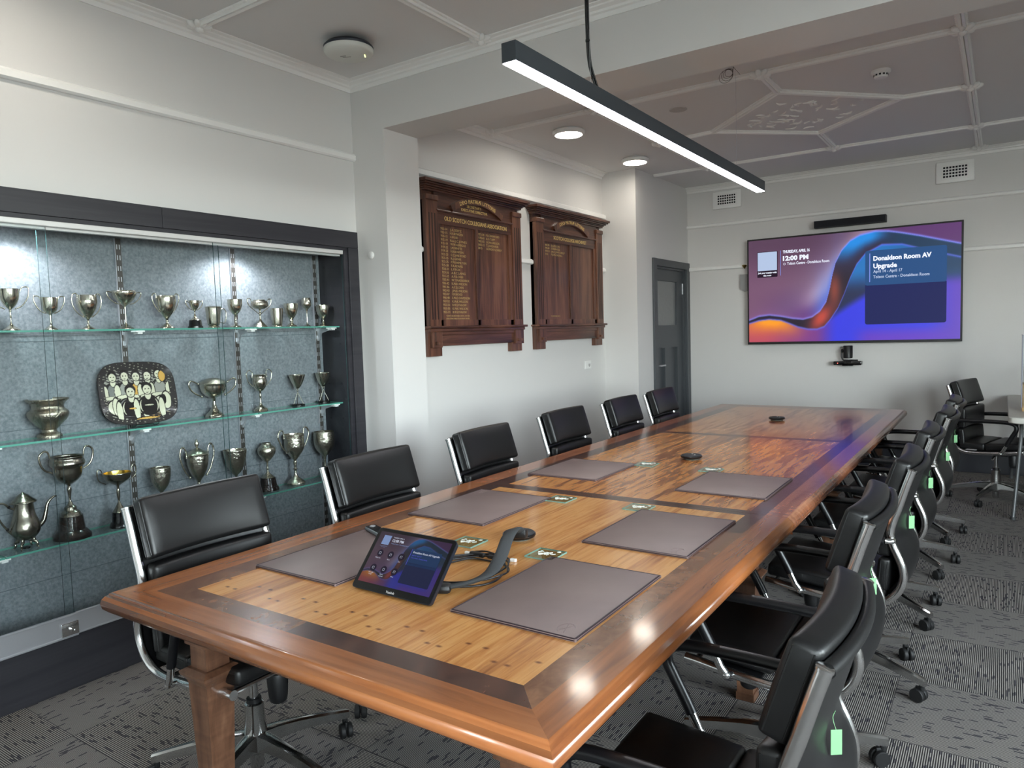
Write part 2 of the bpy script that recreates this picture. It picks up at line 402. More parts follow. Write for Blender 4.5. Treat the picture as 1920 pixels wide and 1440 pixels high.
def rosette(bm, x, y, r=.064, z=CZ):
    for i in range(8):
        a = i*PI/4; m = Matrix.Translation((x+math.cos(a)*r*.6, y+math.sin(a)*r*.6, z-.012)) @ Matrix.Rotation(a, 4, 'Z') @ Matrix.Diagonal((1, .5, .55, 1))
        bmesh.ops.create_icosphere(bm, subdivisions=2, radius=r*.55, matrix=m)
    bmesh.ops.create_icosphere(bm, subdivisions=2, radius=r*.36, matrix=Matrix.Translation((x, y, z-.024)))
b = NB()
N_, E_, S_, W_ = (-1.25, 5.06), (-.60, 5.75), (-1.25, 6.36), (-1.91, 5.75)
for p, q in ((N_, E_), (E_, S_), (S_, W_), (W_, N_), ((-1.25, 4.63), N_), (S_, (-1.25, 6.98)), (E_, (-.20, 5.78)), (W_, (-2.38, 5.80)),
             ((-2.38, 4.63), (-2.38, 6.98)), ((-.20, YB), (-.20, 7.89)), ((XW+.06, 4.63), (2.4, 4.63)), ((-2.93, 6.98), (2.4, 6.98)), ((-2.38, 6.98), (-2.38, 7.2)),
             ((2.1, YB), (2.1, 7.89))): strap(b, p, q)
for p in ((-1.25, 4.64), (-1.25, 6.98), (-.20, 4.63), (-.20, 5.78), (-.20, 6.98), (-.20, 7.85), (-2.38, 4.63), (-2.38, 5.80), (-2.38, 6.98), (XW+.05, 4.63)): rosette(b, p[0], p[1])
struct('trim_9', b, TRIM, 40)
# low-relief foliage inside the lozenge
b = NB(); rnd = random.Random(3)
for i in range(150):
    u, v = rnd.uniform(-1, 1), rnd.uniform(-1, 1)
    if abs(u)+abs(v) > .82: continue
    x, y = -1.255+u*.64, 5.72+v*.62; a = rnd.uniform(0, 6.28); L_ = rnd.uniform(.025, .05); cv = rnd.uniform(-.02, .02)
    pts = [(x+math.cos(a)*t*L_-math.sin(a)*cv*t*t*2, y+math.sin(a)*t*L_+math.cos(a)*cv*t*t*2, CZ-.002) for t in (-1, -.5, 0, .5, 1)]
    tube(b, pts, [.002, .006, .009, .006, .002], 6)
struct('trim_10', b, TRIM, 50)
b = NB()
for p, q in (((XW+.06, 2.18), (2.4, 2.18)), ((-2.27, YN), (-2.27, YP-.06)), ((-.2, YN), (-.2, YP-.06))): strap(b, p, q, .05, .024)
for p in ((XW+.07, 2.18), (-2.27, YP-.07), (-2.27, 2.18), (-.2, 2.18), (-.2, YP-.07)): rosette(b, p[0], p[1], .055)
struct('trim_11', b, TRIM, 40)
# door
d = empty('door_1', (XD, 7.44, 0), kind='structure')
def LB(bm, *a, **k):   # box given in world coords, shifted to the door root
    x0, x1, y0, y1, z0, z1 = a; return box(bm, x0-XD, x1-XD, y0-7.44, y1-7.44, z0, z1, **k)
b = NB(); LB(b, XD-.10, XD+.022, 6.935, 7.02, 0, 2.145, bev=.004); LB(b, XD-.10, XD+.022, 7.87, 7.948, 0, 2.145, bev=.004); LB(b, XD-.10, XD+.0215, 7.0, 7.89, 2.07, 2.144, bev=.004)
LB(b, XD-.10, XD-.01, 7.02, 7.04, 0, 2.07); LB(b, XD-.10, XD-.01, 7.85, 7.87, 0, 2.07); LB(b, XD-.10, XD-.01, 7.02, 7.87, 2.05, 2.07)
obj('door_frame', b, GREYD, d)
b = NB(); F0, F1 = XD-.075, XD-.035
for a in ((7.04, 7.13, .01, 2.05), (7.69, 7.85, .01, 2.05), (7.13, 7.69, 1.93, 2.05), (7.13, 7.69, 1.22, 1.46), (7.13, 7.69, .01, .22), (7.33, 7.46, .22, 1.22)): LB(b, F0, F1, *a)
LB(b, F0, F0+.012, 7.12, 7.70, .2, 1.23)
leaf = obj('door_leaf', b, GREYD, d)
b = NB(); LB(b, F0+.015, F0+.02, 7.13, 7.69, 1.46, 1.93); obj('glass_pane', b, mat('reeded_glass', (120, 122, 122), .25, spec=.8, bump=(30, .3, .01)), leaf)
b = NB(); LB(b, F1, F1+.008, 7.065, 7.105, .98, 1.15, bev=.002)
tube(b, [(F1-XD, 7.085-7.44, 1.04), (F1-XD+.05, 7.085-7.44, 1.04), (F1-XD+.055, 7.10-7.44, 1.04), (F1-XD+.052, 7.21-7.44, 1.04)], .009, 10)
obj('door_handle', b, SATIN, leaf, 40)
b = NB(); LB(b, F1-.002, F1+.012, 7.845, 7.862, 1.80, 1.92, bev=.003); obj('hinge', b, SATIN, leaf)
# ------------------------------------------------------------------ boardroom table
TZ = .745; TX0, TX1, TY0, TY1 = -2.085, -.608, .985, 6.37
GL = dict(rough=.27, coat=.5, coatr=.10)
W1 = wood('fiddleback_light_timber', [(.22, (142, 84, 40)), (.42, (194, 130, 70)), (.6, (216, 158, 94)), (.80, (174, 112, 60))], 'y', 70, 16, knots=True, warp=.8, **GL)
W2 = wood('streaky_golden_timber', [(.18, (70, 36, 20)), (.34, (136, 78, 40)), (.5, (190, 126, 68)), (.66, (204, 142, 80)), (.84, (146, 86, 46))], 'y', 60, 9, warp=2.2, wide=2, **GL)
WB = wood('honey_border_timber', [(.2, (112, 64, 36)), (.5, (148, 89, 50)), (.8, (168, 106, 62))], 'y', 50, 14, **GL)
WBX = wood('honey_border_crosswise', [(.2, (112, 64, 36)), (.5, (148, 89, 50)), (.8, (168, 106, 62))], 'x', 50, 14, **GL)
WBF = wood('rippled_border_timber', [(.2, (102, 54, 38)), (.5, (150, 92, 62)), (.8, (178, 118, 84))], 'y', 50, 14, figure=.5, **GL)
BU1 = wood('brown_burl_band', [(.2, (66, 40, 29)), (.5, (118, 78, 54)), (.8, (156, 110, 78))], 'y', 38, 1.4, warp=2.5, **GL)
BU2 = wood('dark_burl_band', [(.2, (40, 24, 20)), (.5, (72, 45, 37)), (.8, (104, 68, 54))], 'y', 38, 1.4, warp=2.5, **GL)
LEGW = wood('figured_leg_timber', [(.2, (78, 50, 36)), (.5, (112, 78, 58)), (.8, (138, 102, 78))], 'z', 40, 5, rough=.35, figure=.45, coat=.2)
tbl = empty('boardroom_table', ((TX0+TX1)/2, (TY0+TY1)/2, 0), label='long inlaid timber boardroom table with dark burl banding and tapered legs', cat='table')
TC = Vector(((TX0+TX1)/2, (TY0+TY1)/2, 0))
OX0, OX1, IX0, IX1 = -1.957, -.709, -1.868, -.772   # band outer / inner x
def quad(bm, x0, x1, y0, y1, z, mi, sk=None):
    """flat rectangle (or mitred quad) facing up"""
    p = sk or [(x0, y0), (x1, y0), (x1, y1), (x0, y1)]
    f = bm.faces.new([bm.verts.new((a-TC.x, c-TC.y, z)) for a, c in p]); f.material_index = mi
def edge_profile():
    # (inset from outer face, z) from underside round the bullnose to the top
    return [(.06, TZ-.060), (.028, TZ-.060), (.014, TZ-.056), (.004, TZ-.046), (0, TZ-.032), (.003, TZ-.019), (.010, TZ-.010), (.017, TZ-.0065), (.0185, TZ-.0025), (.024, TZ)]
def section(ya, yb, first, last):
    MATS = [W1 if first else W2, WB if first else WBF, BU1, BU2, WBX]
    b = NB(); z = TZ; g = .0008
    y0, y1 = ya+(0 if first else g), yb-(0 if last else g)
    e = .024
    X0, X1 = TX0+e, TX1-e; Y0 = y0+e if first else y0; Y1 = y1-e if last else y1
    a0 = 1.079 if first else y0                      # band outer start
    i0 = 1.147 if first else y0+.036
    a1 = (TY1-.094) if last else y1; i1 = (TY1-.165) if last else y1-.036
    # central field
    quad(b, IX0, IX1, i0, i1, z, 0)
    # bands left/right (split in tone)
    def side(xo, xi):
        cuts = [(a0, i0)] ; ys = [i0, i0+(i1-i0)*.42, i1-.24, i1]
        for k in range(3):
            quad(b, min(xo, xi), max(xo, xi), ys[k], ys[k+1], z, (2 if first and k < 2 else 3) if not last else (3 if k < 2 else 2))
    side(OX0, IX0); side(OX1, IX1)
    # band ends (mitred)
    quad(b, 0, 0, 0, 0, z, 2 if first else 3, [(OX0, a0), (-1.404, a0), (-1.404, i0), (IX0, i0)])
    quad(b, 0, 0, 0, 0, z, 3, [(-1.404, a0), (OX1, a0), (IX1, i0), (-1.404, i0)])
    quad(b, 0, 0, 0, 0, z, 3, [(OX0, a1), (OX1, a1), (IX1, i1), (IX0, i1)])
    for (xo, xi) in ((OX0, IX0), (OX1, IX1)):
        quad(b, 0, 0, 0, 0, z, 2 if first else 3, [(xo, a0), (xi, i0), (xo, i0)]); quad(b, 0, 0, 0, 0, z, 3, [(xo, a1), (xi, i1), (xo, i1)])
    # border
    quad(b, 0, 0, 0, 0, z, 1, [(X0, Y0), (OX0, a0), (OX0, a1), (X0, Y1)])
    quad(b, 0, 0, 0, 0, z, 1, [(OX1, a0), (X1, Y0), (X1, Y1), (OX1, a1)])
    if first: quad(b, 0, 0, 0, 0, z, 4, [(X0, Y0), (X1, Y0), (OX1, a0), (OX0, a0)])
    if last: quad(b, 0, 0, 0, 0, z, 4, [(X0, Y1), (X1, Y1), (OX1, a1), (OX0, a1)])
    # moulded edge ring
    pr = edge_profile()
    path = []
    if first: path = [(TX0, y1), (TX0, y0), (TX1, y0), (TX1, y1)]
    elif last: path = [(TX1, y0), (TX1, y1), (TX0, y1), (TX0, y0)]
    def ring(xa, ya_, nx, ny): return [b.verts.new((xa+nx*i-TC.x, ya_+ny*i-TC.y, zz)) for i, zz in pr]
    rows = []
    if path:
        nr = {0: (1, 0), 1: (1, 1), 2: (-1, 1), 3: (-1, 0)} if first else {0: (-1, 0), 1: (-1, -1), 2: (1, -1), 3: (1, 0)}
        rows = [[ring(*path[i], *nr[i]) for i in range(4)]]
    else:
        rows = [[ring(TX0, y0, 1, 0), ring(TX0, y1, 1, 0)], [ring(TX1, y0, -1, 0), ring(TX1, y1, -1, 0)]]
    for rw in rows:
        for s in range(len(rw)-1):
            for i in range(len(pr)-1):
                f = b.faces.new((rw[s][i], rw[s][i+1], rw[s+1][i+1], rw[s+1][i])); f.material_index = 4 if (path and s == 1) else 1
                if 1 <= i <= 4 or i >= 6: f.smooth = True
    # underside and joint faces
    quad(b, TX0+.055, TX1-.055, y0+(.055 if first else 0), y1-(.055 if last else 0), TZ-.06, 1)
    for yy, do in ((y0, not first), (y1, not last)):
        if do:
            f = b.faces.new([b.verts.new((x-TC.x, yy-TC.y, zz)) for x, zz in ((TX0+.005, TZ-.06), (TX1-.005, TZ-.06), (TX1-.02, TZ-.0005), (TX0+.02, TZ-.0005))]); f.material_index = 1
    me = bpy.data.meshes.new('tabletop_section'); b.to_mesh(me); b.free()
    o = bpy.data.objects.new('tabletop_section', me); C.objects.link(o); o.parent = tbl
    for m in MATS: me.materials.append(m)
section(TY0, 2.668, True, False); section(2.668, 4.535, False, False); section(4.535, TY1, False, True)
for n_ in bpy.data.materials:
    pass
def leg_bm():
    b = NB(); h = .043
    box(b, -h-.005, h+.005, -h-.005, h+.005, .575, TZ-.058, bev=.002)
    box(b, -h+.006, h-.006, -h+.006, h-.006, .50, .578)
    pr = [(-.062, .484), (.062, .484), (.047, .510), (-.047, .510)]
    def sq(r, z): return [b.verts.new((x*r, y*r, z)) for x, y in ((-1, -1), (1, -1), (1, 1), (-1, 1))]
    rings = [sq(.046, .505), sq(.062, .495), sq(.060, .486), sq(.048, .470), sq(.0445, .46), sq(.030, .03), sq(.034, .03), sq(.034, 0)]
    b.faces.new(rings[0])
    for i in range(len(rings)-1):
        for k in range(4): b.faces.new((rings[i][k], rings[i][(k+1) % 4], rings[i+1][(k+1) % 4], rings[i+1][k]))
    b.faces.new(rings[-1][::-1])
    return b
leg0 = None
for x in (-1.89, -.80):
    for y in (1.186, 2.62 if x < -1.3 else 2.74, 4.32, 6.17):
        if leg0 is None: leg0 = obj('leg', leg_bm(), LEGW, tbl); L_ = leg0
        else: L_ = leg0.copy(); C.objects.link(L_)
        L_.parent = tbl; L_.location = (x-TC.x, y-TC.y, 0)
b = NB()
for x in (-1.89, -.80): box(b, x-TC.x-.012, x-TC.x+.012, 1.24-TC.y, 6.12-TC.y, .60, TZ-.061)
obj('apron', b, LEGW, tbl)
# ------------------------------------------------------------------ things on the table
MATL = mat('plum_leather', (130, 112, 109), .48, bump=(260, .25, .0008), vary=(6, (120, 103, 101)))
MATE = mat('plum_leather_edge', (40, 24, 34), .45)
def desk_mat(x0, x1, y0, y1, label):
    cx, cy = (x0+x1)/2, (y0+y1)/2
    t = empty('desk_pad', (cx, cy, TZ), label=label, cat='desk pad', group='plum leather desk pads on the boardroom table')
    b = NB(); box(b, x0-cx, x1-cx, y0-cy, y1-cy, .0002, .0075, bev=.0018); o = obj('pad', b, [MATL], t, 40)
    b = NB()
    pts = [(x0-cx+.004, y0-cy+.004), (x1-cx-.004, y0-cy+.004), (x1-cx-.004, y1-cy-.004), (x0-cx+.004, y1-cy-.004)]
    for i in range(4):
        p, q = pts[i], pts[(i+1) % 4]; tube(b, [(*p, .004), (*q, .004)], .0046, 8)
    obj('turned_edge', b, MATE, t, 60)
    b = NB()   # small embossed mark in the corner facing the seat
    s = 1 if cx > -1.3 else -1
    ex, ey = (x1-cx-.05, y0-cy+.045) if s > 0 else (x0-cx+.05, y1-cy-.045)
    th = [(ex+.02*math.cos(a), ey+.02*math.sin(a)*1.3, .0076) for a in [i*.4 for i in range(1, 12)]]
    tube(b, th, .0007, 5)
    for a in (.6, 2.2): tube(b, [(ex-.012*math.cos(a), ey-.03*math.sin(a), .0076), (ex+.012*math.cos(a), ey+.03*math.sin(a), .0076)], .0007, 5)
    obj('embossed_mark', b, MATL, t)
    return t
desk_mat(-1.885, -1.532, 1.351, 1.83, 'plum leather desk pad at the near left seat, half behind the tablet')
desk_mat(-1.90, -1.537, 2.055, 2.535, 'plum leather desk pad second from the near end on the left side')
desk_mat(-1.905, -1.532, 2.92, 3.37, 'plum leather desk pad farthest away on the left side of the table')
desk_mat(-1.136, -.777, 1.368, 1.858, 'plum leather desk pad nearest the camera on the right side')
desk_mat(-1.132, -.771, 2.045, 2.52, 'plum leather desk pad second from the near end on the right side')
desk_mat(-1.145, -.765, 2.89, 3.33, 'plum leather desk pad farthest away on the right side of the table')
CG = glassmat('coaster_glass', (236, 244, 240)); CGE = mat('coaster_green_edge', (116, 152, 142), .15, spec=.8); ETCH = mat('etched_glass', (222, 222, 214), .6)
def coaster(cx, cy, rz, label):
    t = empty('glass_coaster', (cx, cy, TZ), rz, label, 'coaster', 'square glass coasters beside the desk pads')
    b = NB(); h = .048; box(b, -h, h, -h, h, .0025, .0075)
    for f in b.faces:
        if abs(f.normal.z) < .5 and f.calc_center_median().z < .0073 and f.calc_center_median().z > .0027: f.material_index = 1
    bmesh.ops.recalc_face_normals(b, faces=b.faces)
    for f in b.faces: f.material_index = 1 if abs(f.normal.z) < .5 else 0
    obj('glass_plate', b, [CG, CGE], t)
    for x in (-.037, .037):
        for y in (-.037, .037): b = NB(); lathe(b, [(.004, .0001), (.004, .0024)], x, y, 0, 10); obj('foot_pad', b, ETCH, t, 40)
    b = NB()
    z = .0079
    tube(b, [(-.016, -.018, z), (.016, .016, z)], .0018, 5, flat=.4); tube(b, [(-.004, .014, z), (.012, -.014, z)], .0012, 5)
    tube(b, smooth_pts([(-.03, .004, z), (-.02, .016, z), (-.008, .006, z), (.004, .012, z), (.02, -.002, z), (.03, .008, z)], 4), .0012, 5)
    tube(b, smooth_pts([(-.024, -.008, z), (-.01, -.002, z), (0, -.01, z), (.014, -.004, z)], 4), .0012, 5)
    for k in range(3): tube(b, [(.026+.003*k, .026, z), (.03+.002*k, .034, z)], .0015, 5)
    obj('etched_crest', b, ETCH, t)
coaster(-1.458, 1.862, 0, 'square glass coaster half hidden behind the tablet and cables')
coaster(-1.162, 1.872, 0, 'square glass coaster by the near right desk pad, closest to the camera')
coaster(-1.49, 2.53, 0, 'square glass coaster by the second desk pad on the left side')
coaster(-1.152, 2.545, 0, 'square glass coaster by the second desk pad on the right side')
coaster(-1.485, 3.385, 0, 'square glass coaster by the farthest left desk pad')
coaster(-1.15, 3.375, 0, 'square glass coaster by the farthest right desk pad')
PUCK = mat('microphone_fabric', (44, 45, 48), .75, bump=(900, .4, .0006)); PUCKR = mat('microphone_rim', (16, 17, 20), .3)
def puck(x, y, label, rz=0):
    t = empty('table_microphone', (x, y, TZ), rz, label, 'microphone', 'round black table microphones')
    b = NB(); lathe(b, [(.040, .0005), (.043, .004), (.030, .0055)], seg=28); obj('base', b, mat('clear_base', (120, 126, 120), .2) if 'clear_base' not in bpy.data.materials else bpy.data.materials['clear_base'], t, 40)
    b = NB(); lathe(b, [(.030, .0055), (.052, .008), (.056, .013), (.056, .018), (.053, .021)], seg=36); obj('rim', b, PUCKR, t, 40)
    b = NB(); lathe(b, [(.0528, .0205), (.050, .0232), (.03, .0252), (.001, .0256)], seg=36); obj('grille', b, PUCK, t, 40)
    b = NB()
    for dx, dy in ((0, .012), (.022, -.012)): box(b, dx-.004, dx+.004, dy-.0025, dy+.0025, .0248, .0262, bev=.0006)
    obj('button', b, WHITEP, t)
puck(-1.340, 1.992, 'round black table microphone nearest the camera, strapped to the coiled cables')
puck(-1.346, 3.645, 'round black table microphone in the middle of the table')
puck(-1.346, 5.385, 'round black table microphone at the far end of the table')
# handset lying behind the tablet
t = empty('remote_handset', (-1.800, 1.790, TZ+.0078), math.radians(-22), 'small grey and black handset lying at the left edge behind the tablet', 'remote')
b = NB(); box(b, -.065, .065, -.022, .022, 0, .014, bev=.006, seg=3); obj('body', b, mat('handset_grey', (120, 126, 130), .3, .6), t, 40)
b = NB(); box(b, -.061, .061, -.018, .018, .013, .0160, bev=.001); obj('face_plate', b, BLKGL, t)
b = NB(); lathe(b, [(.010, .0155), (.0105, .0172), (.007, .0174), (.006, .0162)], -.042, 0, 0, 18); obj('dial', b, SATIN, t, 40)
# ---- pictures on the screens -------------------------------------------------
def lerp_tab(tab, x):
    if x <= tab[0][0]: return tab[0][1]
    for (a, p), (c, q) in zip(tab, tab[1:]):
        if x <= c:
            t = (x-a)/(c-a); return p+(q-p)*t if not isinstance(p, tuple) else tuple(i+(j-i)*t for i, j in zip(p, q))
    return tab[-1][1]
UP = [(0, .218), (.055, .255), (.11, .264), (.17, .248), (.23, .224), (.285, .212), (.33, .232), (.37, .285), (.40, .37), (.417, .49), (.43, .62), (.445, .73), (.475, .84), (.515, .92), (.56, .962), (.63, .985), (.69, .975), (.75, .95), (.83, .91), (.91, .865), (1, .815)]
LO = [(0, .185), (.055, .212), (.11, .222), (.17, .208), (.215, .175), (.26, .138), (.31, .115), (.355, .112), (.39, .135), (.42, .20), (.457, .305), (.486, .43), (.515, .58), (.545, .70), (.585, .79), (.66, .86), (.75, .85), (.86, .78), (1, .70)]
LO2 = [(0, -.5), (.30, .09), (.36, .10), (.42, .17), (.50, .27), (.58, .36), (.70, .42), (.85, .50), (1, .50)]
def sm(x, a, c):
    t = max(0, min(1, (x-a)/(c-a))); return t*t*(3-2*t)
def mixc(a, c, t): return tuple(i+(j-i)*t for i, j in zip(a, c))
def wallpaper(u, v):
    U_, L_ = lerp_tab(UP, u), lerp_tab(LO, u)
    if v > U_:
        d = v-U_
        c = mixc((120, 84, 112), (86, 58, 84), sm(v, .5, 1))
        c = mixc(c, (92, 52, 120), sm(u, 0, .35)*(1-sm(v, .25, .6)))
        s = u-(.31+.40*(v-.3))                                  # pale slanting veil
        c = mixc(c, (196, 170, 190), .92*math.exp(-(s/.085)**2)*sm(v, .22, .5)*(1-.35*sm(v, .8, 1)))
        c = mixc(c, (118, 96, 126), .35*math.exp(-((s+.12)/.08)**2))
        c = mixc(c, (70, 120, 235), math.exp(-(lerp_tab([(0, .6), (.22, .34), (.30, .17), (.38, .02), (.44, .03), (.50, .12), (.60, .5), (1, 1)], u)/.10)**2)*math.exp(-d/.22)*.9*(1-.8*sm(v, .55, .9)))
        if u > .5: c = mixc(c, (92, 48, 108), sm(u, .55, .8))
        c = mixc(c, (132, 140, 250), math.exp(-(d/.012)**2)*.9); c = mixc(c, (150, 90, 160), math.exp(-d/.05)*.4*(1-sm(u, .3, .5)))
        return c
    if v > L_:
        t = (v-L_)/max(U_-L_, .01)
        c = (36, 26, 44)
        hot = math.exp(-((u-.37-.25*(v-.2))/.045)**2)*math.exp(-((v-.22)/.12)**2); c = mixc(c, (190, 72, 60), min(1, hot*1.05))
        c = mixc(c, (138, 66, 54), math.exp(-((u-.44)/.03)**2)*math.exp(-((v-.48)/.17)**2)*.95)
        c = mixc(c, (40, 30, 50), sm(t, .5, .9)*.0)
        if u > .40: c = mixc(c, (46, 40, 70), sm(v, .55, .75)); c = mixc(c, (30, 140, 228), sm(v, .68, .9)*(1-sm(u, .60, .74))*sm(t, .1, .8)); c = mixc(c, (16, 52, 84), sm(u, .62, .76))
        c = mixc(c, (130, 150, 250), math.exp(-((U_-v)/.008)**2)*.7)
        c = mixc(c, (110, 120, 250), math.exp(-((v-L_)/.010)**2)*.75)
        return c
    # below the ribbon
    d = L_-v; lo2 = lerp_tab(LO2, u)
    org = math.exp(-((u-.12)/.12)**2)*math.exp(-(d/.11)**2)
    c = mixc((120, 56, 140), (196, 78, 92), (1-sm(u, .06, .34))*(1-sm(v, .12, .2)*0)*.9)
    c = mixc(c, (255, 158, 34), min(1, org*1.15))
    c = mixc(c, (52, 58, 226), sm(u, .34, .46)); c = mixc(c, (112, 58, 190), sm(u, .5, .62)*(1-sm(v, .02, .16))*.8)
    c = mixc(c, (96, 62, 190), sm(u, .84, 1.0))
    if v > lo2 and u > .33:
        e = sm(v-lo2, 0, .10)
        k = mixc((30, 40, 78), (30, 116, 190), sm(v, .42, .66)*(1-.4*sm(u, .62, .9))); k = mixc(k, (44, 34, 60), 1-sm(u, .36, .46)); c = mixc(c, k, e)
        c = mixc(c, (84, 60, 180), sm(u, .88, 1)*(1-sm(v, .35, .6))*.8)
    if u > .86: c = mixc(c, (22, 60, 96), sm(v-.45, 0, .2))
    c = mixc(c, (92, 110, 250), math.exp(-(d/.010)**2)*.55)
    return c
def screen_mesh(name, w, h, nx, ny, mtx, m, parent, dim=1.0, layer='picture'):
    me = bpy.data.meshes.new(name); vs = []; fs = []; cols = []
    for j in range(ny+1):
        for i in range(nx+1):
            u, v = i/nx, j/ny; vs.append(mtx @ Vector((u*w-w/2, v*h-h/2, 0))); cols.append(LIN([max(0, min(255, q*dim)) for q in wallpaper(u, v)]))
    for j in range(ny):
        for i in range(nx): a = j*(nx+1)+i; fs.append((a, a+1, a+nx+2, a+nx+1))
    me.from_pydata([tuple(v) for v in vs], [], fs)
    at = me.color_attributes.new(layer, 'FLOAT_COLOR', 'POINT')
    for i, c in enumerate(cols): at.data[i].color = (*c, 1)
    me.materials.append(m); o = bpy.data.objects.new(name, me); C.objects.link(o); o.parent = parent; return o
def rrect(w, h, r, n=5):
    o = []
    for cx, cy, a0 in ((w/2-r, h/2-r, 0), (-w/2+r, h/2-r, 90), (-w/2+r, -h/2+r, 180), (w/2-r, -h/2+r, 270)):
        for k in range(n+1):
            a = math.radians(a0+90*k/n); o.append((cx+r*math.cos(a), cy+r*math.sin(a)))
    return o
def card(bm, x, y, w, h, r, mtx, z, mi=0):
    f = bm.faces.new([bm.verts.new(mtx @ Vector((x+p[0], y+p[1], z))) for p in rrect(w, h, r)]); f.material_index = mi
SCR = 1.0
# tablet controller: front face leans back about 41 degrees
tab = empty('touch_panel', (-1.342, 1.362, TZ), math.radians(-1.0), 'black tilted touch panel showing a blue and purple room booking screen', 'tablet')
tilt = Matrix.Rotation(math.radians(90-41.5), 4, 'X')
TW, TH = .288, .183
TM = Matrix.Translation((0, .004, .006)) @ tilt @ Matrix.Translation((0, TH/2, 0))     # local: x right, y up the panel, z out of it
b = NB(); A = [b.verts.new(TM @ Vector((*p, 0))) for p in rrect(TW, TH, .010)]; B = [b.verts.new(TM @ Vector((p[0]*.985, p[1]*.975, -.013))) for p in rrect(TW, TH, .010)]
n = len(A); b.faces.new(A); b.faces.new(B[::-1])
for i in range(n): b.faces.new((A[i], A[(i+1) % n], B[(i+1) % n], B[i]))
obj('housing', b, [mat('tablet_body', (22, 28, 38), .35)], tab, 40)
b = NB(); card(b, 0, 0, TW-.004, TH-.004, .009, TM, .0006); obj('bezel', b, BLKGL, tab)
SM = TM @ Matrix.Translation((0, .0045, .0009)); SW, SH = .262, .152
VT = vcmat('tablet_picture', 'picture', SCR*.62, .22)
sc = screen_mesh('screen', SW, SH, 150, 88, SM, VT, tab, .66)
UI1 = emat('ui_white', (225, 232, 250), SCR*.75, (10, 10, 10)); UI2 = emat('ui_navy', (42, 48, 84), SCR*.55, (5, 5, 8)); UI3 = emat('ui_blue', (44, 70, 112), SCR*.55, (5, 5, 8)); UI4 = emat('ui_dark', (48, 40, 60), SCR*.5, (5, 5, 8)); UI5 = emat('ui_pale', (150, 175, 225), SCR*.6, (5, 5, 8)); UIL = emat('ui_line', (96, 92, 220), SCR*.8, (5, 5, 8))
b = NB(); S2_ = SM
card(b, .062, .018, .106, .048, .003, S2_, .0004, 2); card(b, .062, -.028, .106, .060, .003, S2_, .0004, 1)
for i, (x, y) in enumerate(((-.098, .012), (-.058, .012), (-.018, .012), (-.098, -.032), (-.058, -.032), (-.018, -.032))):
    card(b, x, y, .021, .021, .0104, S2_, .0005, 3)
card(b, -.098, .052, .028, .028, .001, S2_, .0005, 4)
T_ = lambda x, y: S2_ @ Matrix.Translation((x, y, .0008))
text_bm(b, 'THURSDAY, APRIL 16', T_(-.075, .061), .0055, width=.040, mi=0, extrude=0)
text_bm(b, '12:00 PM', T_(-.075, .050), .011, width=.042, mi=0, extrude=0, bold=.0002)
text_bm(b, 'Tolson Centre - Donaldson Room', T_(-.075, .043), .005, width=.066, mi=4, extrude=0)
text_bm(b, 'Join your meeting with', T_(-.112, .0325), .003, width=.028, mi=4, extrude=0); text_bm(b, 'this room', T_(-.105, .029), .003, width=.013, mi=4, extrude=0)
text_bm(b, 'Donaldson Room AV Upgrade', T_(.016, .030), .0075, width=.094, mi=0, extrude=0, bold=.0001)
text_bm(b, 'April 14 - April 17', T_(.016, .022), .005, width=.034, mi=5, extrude=0); text_bm(b, 'Tolson Centre - Donaldson Room', T_(.016, .015), .005, width=.058, mi=5, extrude=0)
for s, x, y in (('Meet now', -.098, -.004), ('Share', -.058, -.004), ('Call', -.018, -.004), ('Join with', -.098, -.048), ('Room', -.058, -.048), ('More', -.018, -.048), ('an ID', -.098, -.053), ('controls', -.058, -.053)):
    text_bm(b, s, T_(x, y), .0048, mi=0, extrude=0, align='CENTER')
for x, y in ((-.098, .012), (-.058, .012), (-.018, .012), (-.098, -.032), (-.058, -.032), (-.018, -.032)):
    tube(b, [tuple(T_(x, y) @ Vector(p)) for p in ((-.003, -.003, 0), (.003, -.003, 0), (.003, .003, 0), (-.003, .003, 0))], .0004, 4, closed=True)
box(b, .0085, .0095, -.006, .04, .0004, .0008, mi=5, mat=S2_)
obj('screen_text', b, [UI1, UI2, UI3, UI4, UI5, UIL], sc)
b = NB(); text_bm(b, 'Yealink', TM @ Matrix.Translation((0, -TH/2+.0045, .0008)), .009, width=.032, align='CENTER', extrude=0, bold=.0002); obj('brand_lettering', b, emat('print_white', (190, 190, 190), .02, (205, 205, 205)), tab)
b = NB(); prism(b, [(-.045, 0), (.045, 0), (.045, .008), (-.045, .008)], 'x', 0, .0) if False else None
box(b, -.05, .05, .035, .15, 0, .007, bev=.003); box(b, .02, .06, -.004, .004, -.055, .055, mat=Matrix.Translation((0, .115, .05)) @ Matrix.Rotation(math.radians(38), 4, 'X'), bev=.001)
box(b, -.06, -.02, -.004, .004, -.055, .055, mat=Matrix.Translation((0, .115, .05)) @ Matrix.Rotation(math.radians(38), 4, 'X'), bev=.001)
obj('stand', b, BLKPL, tab, 40)
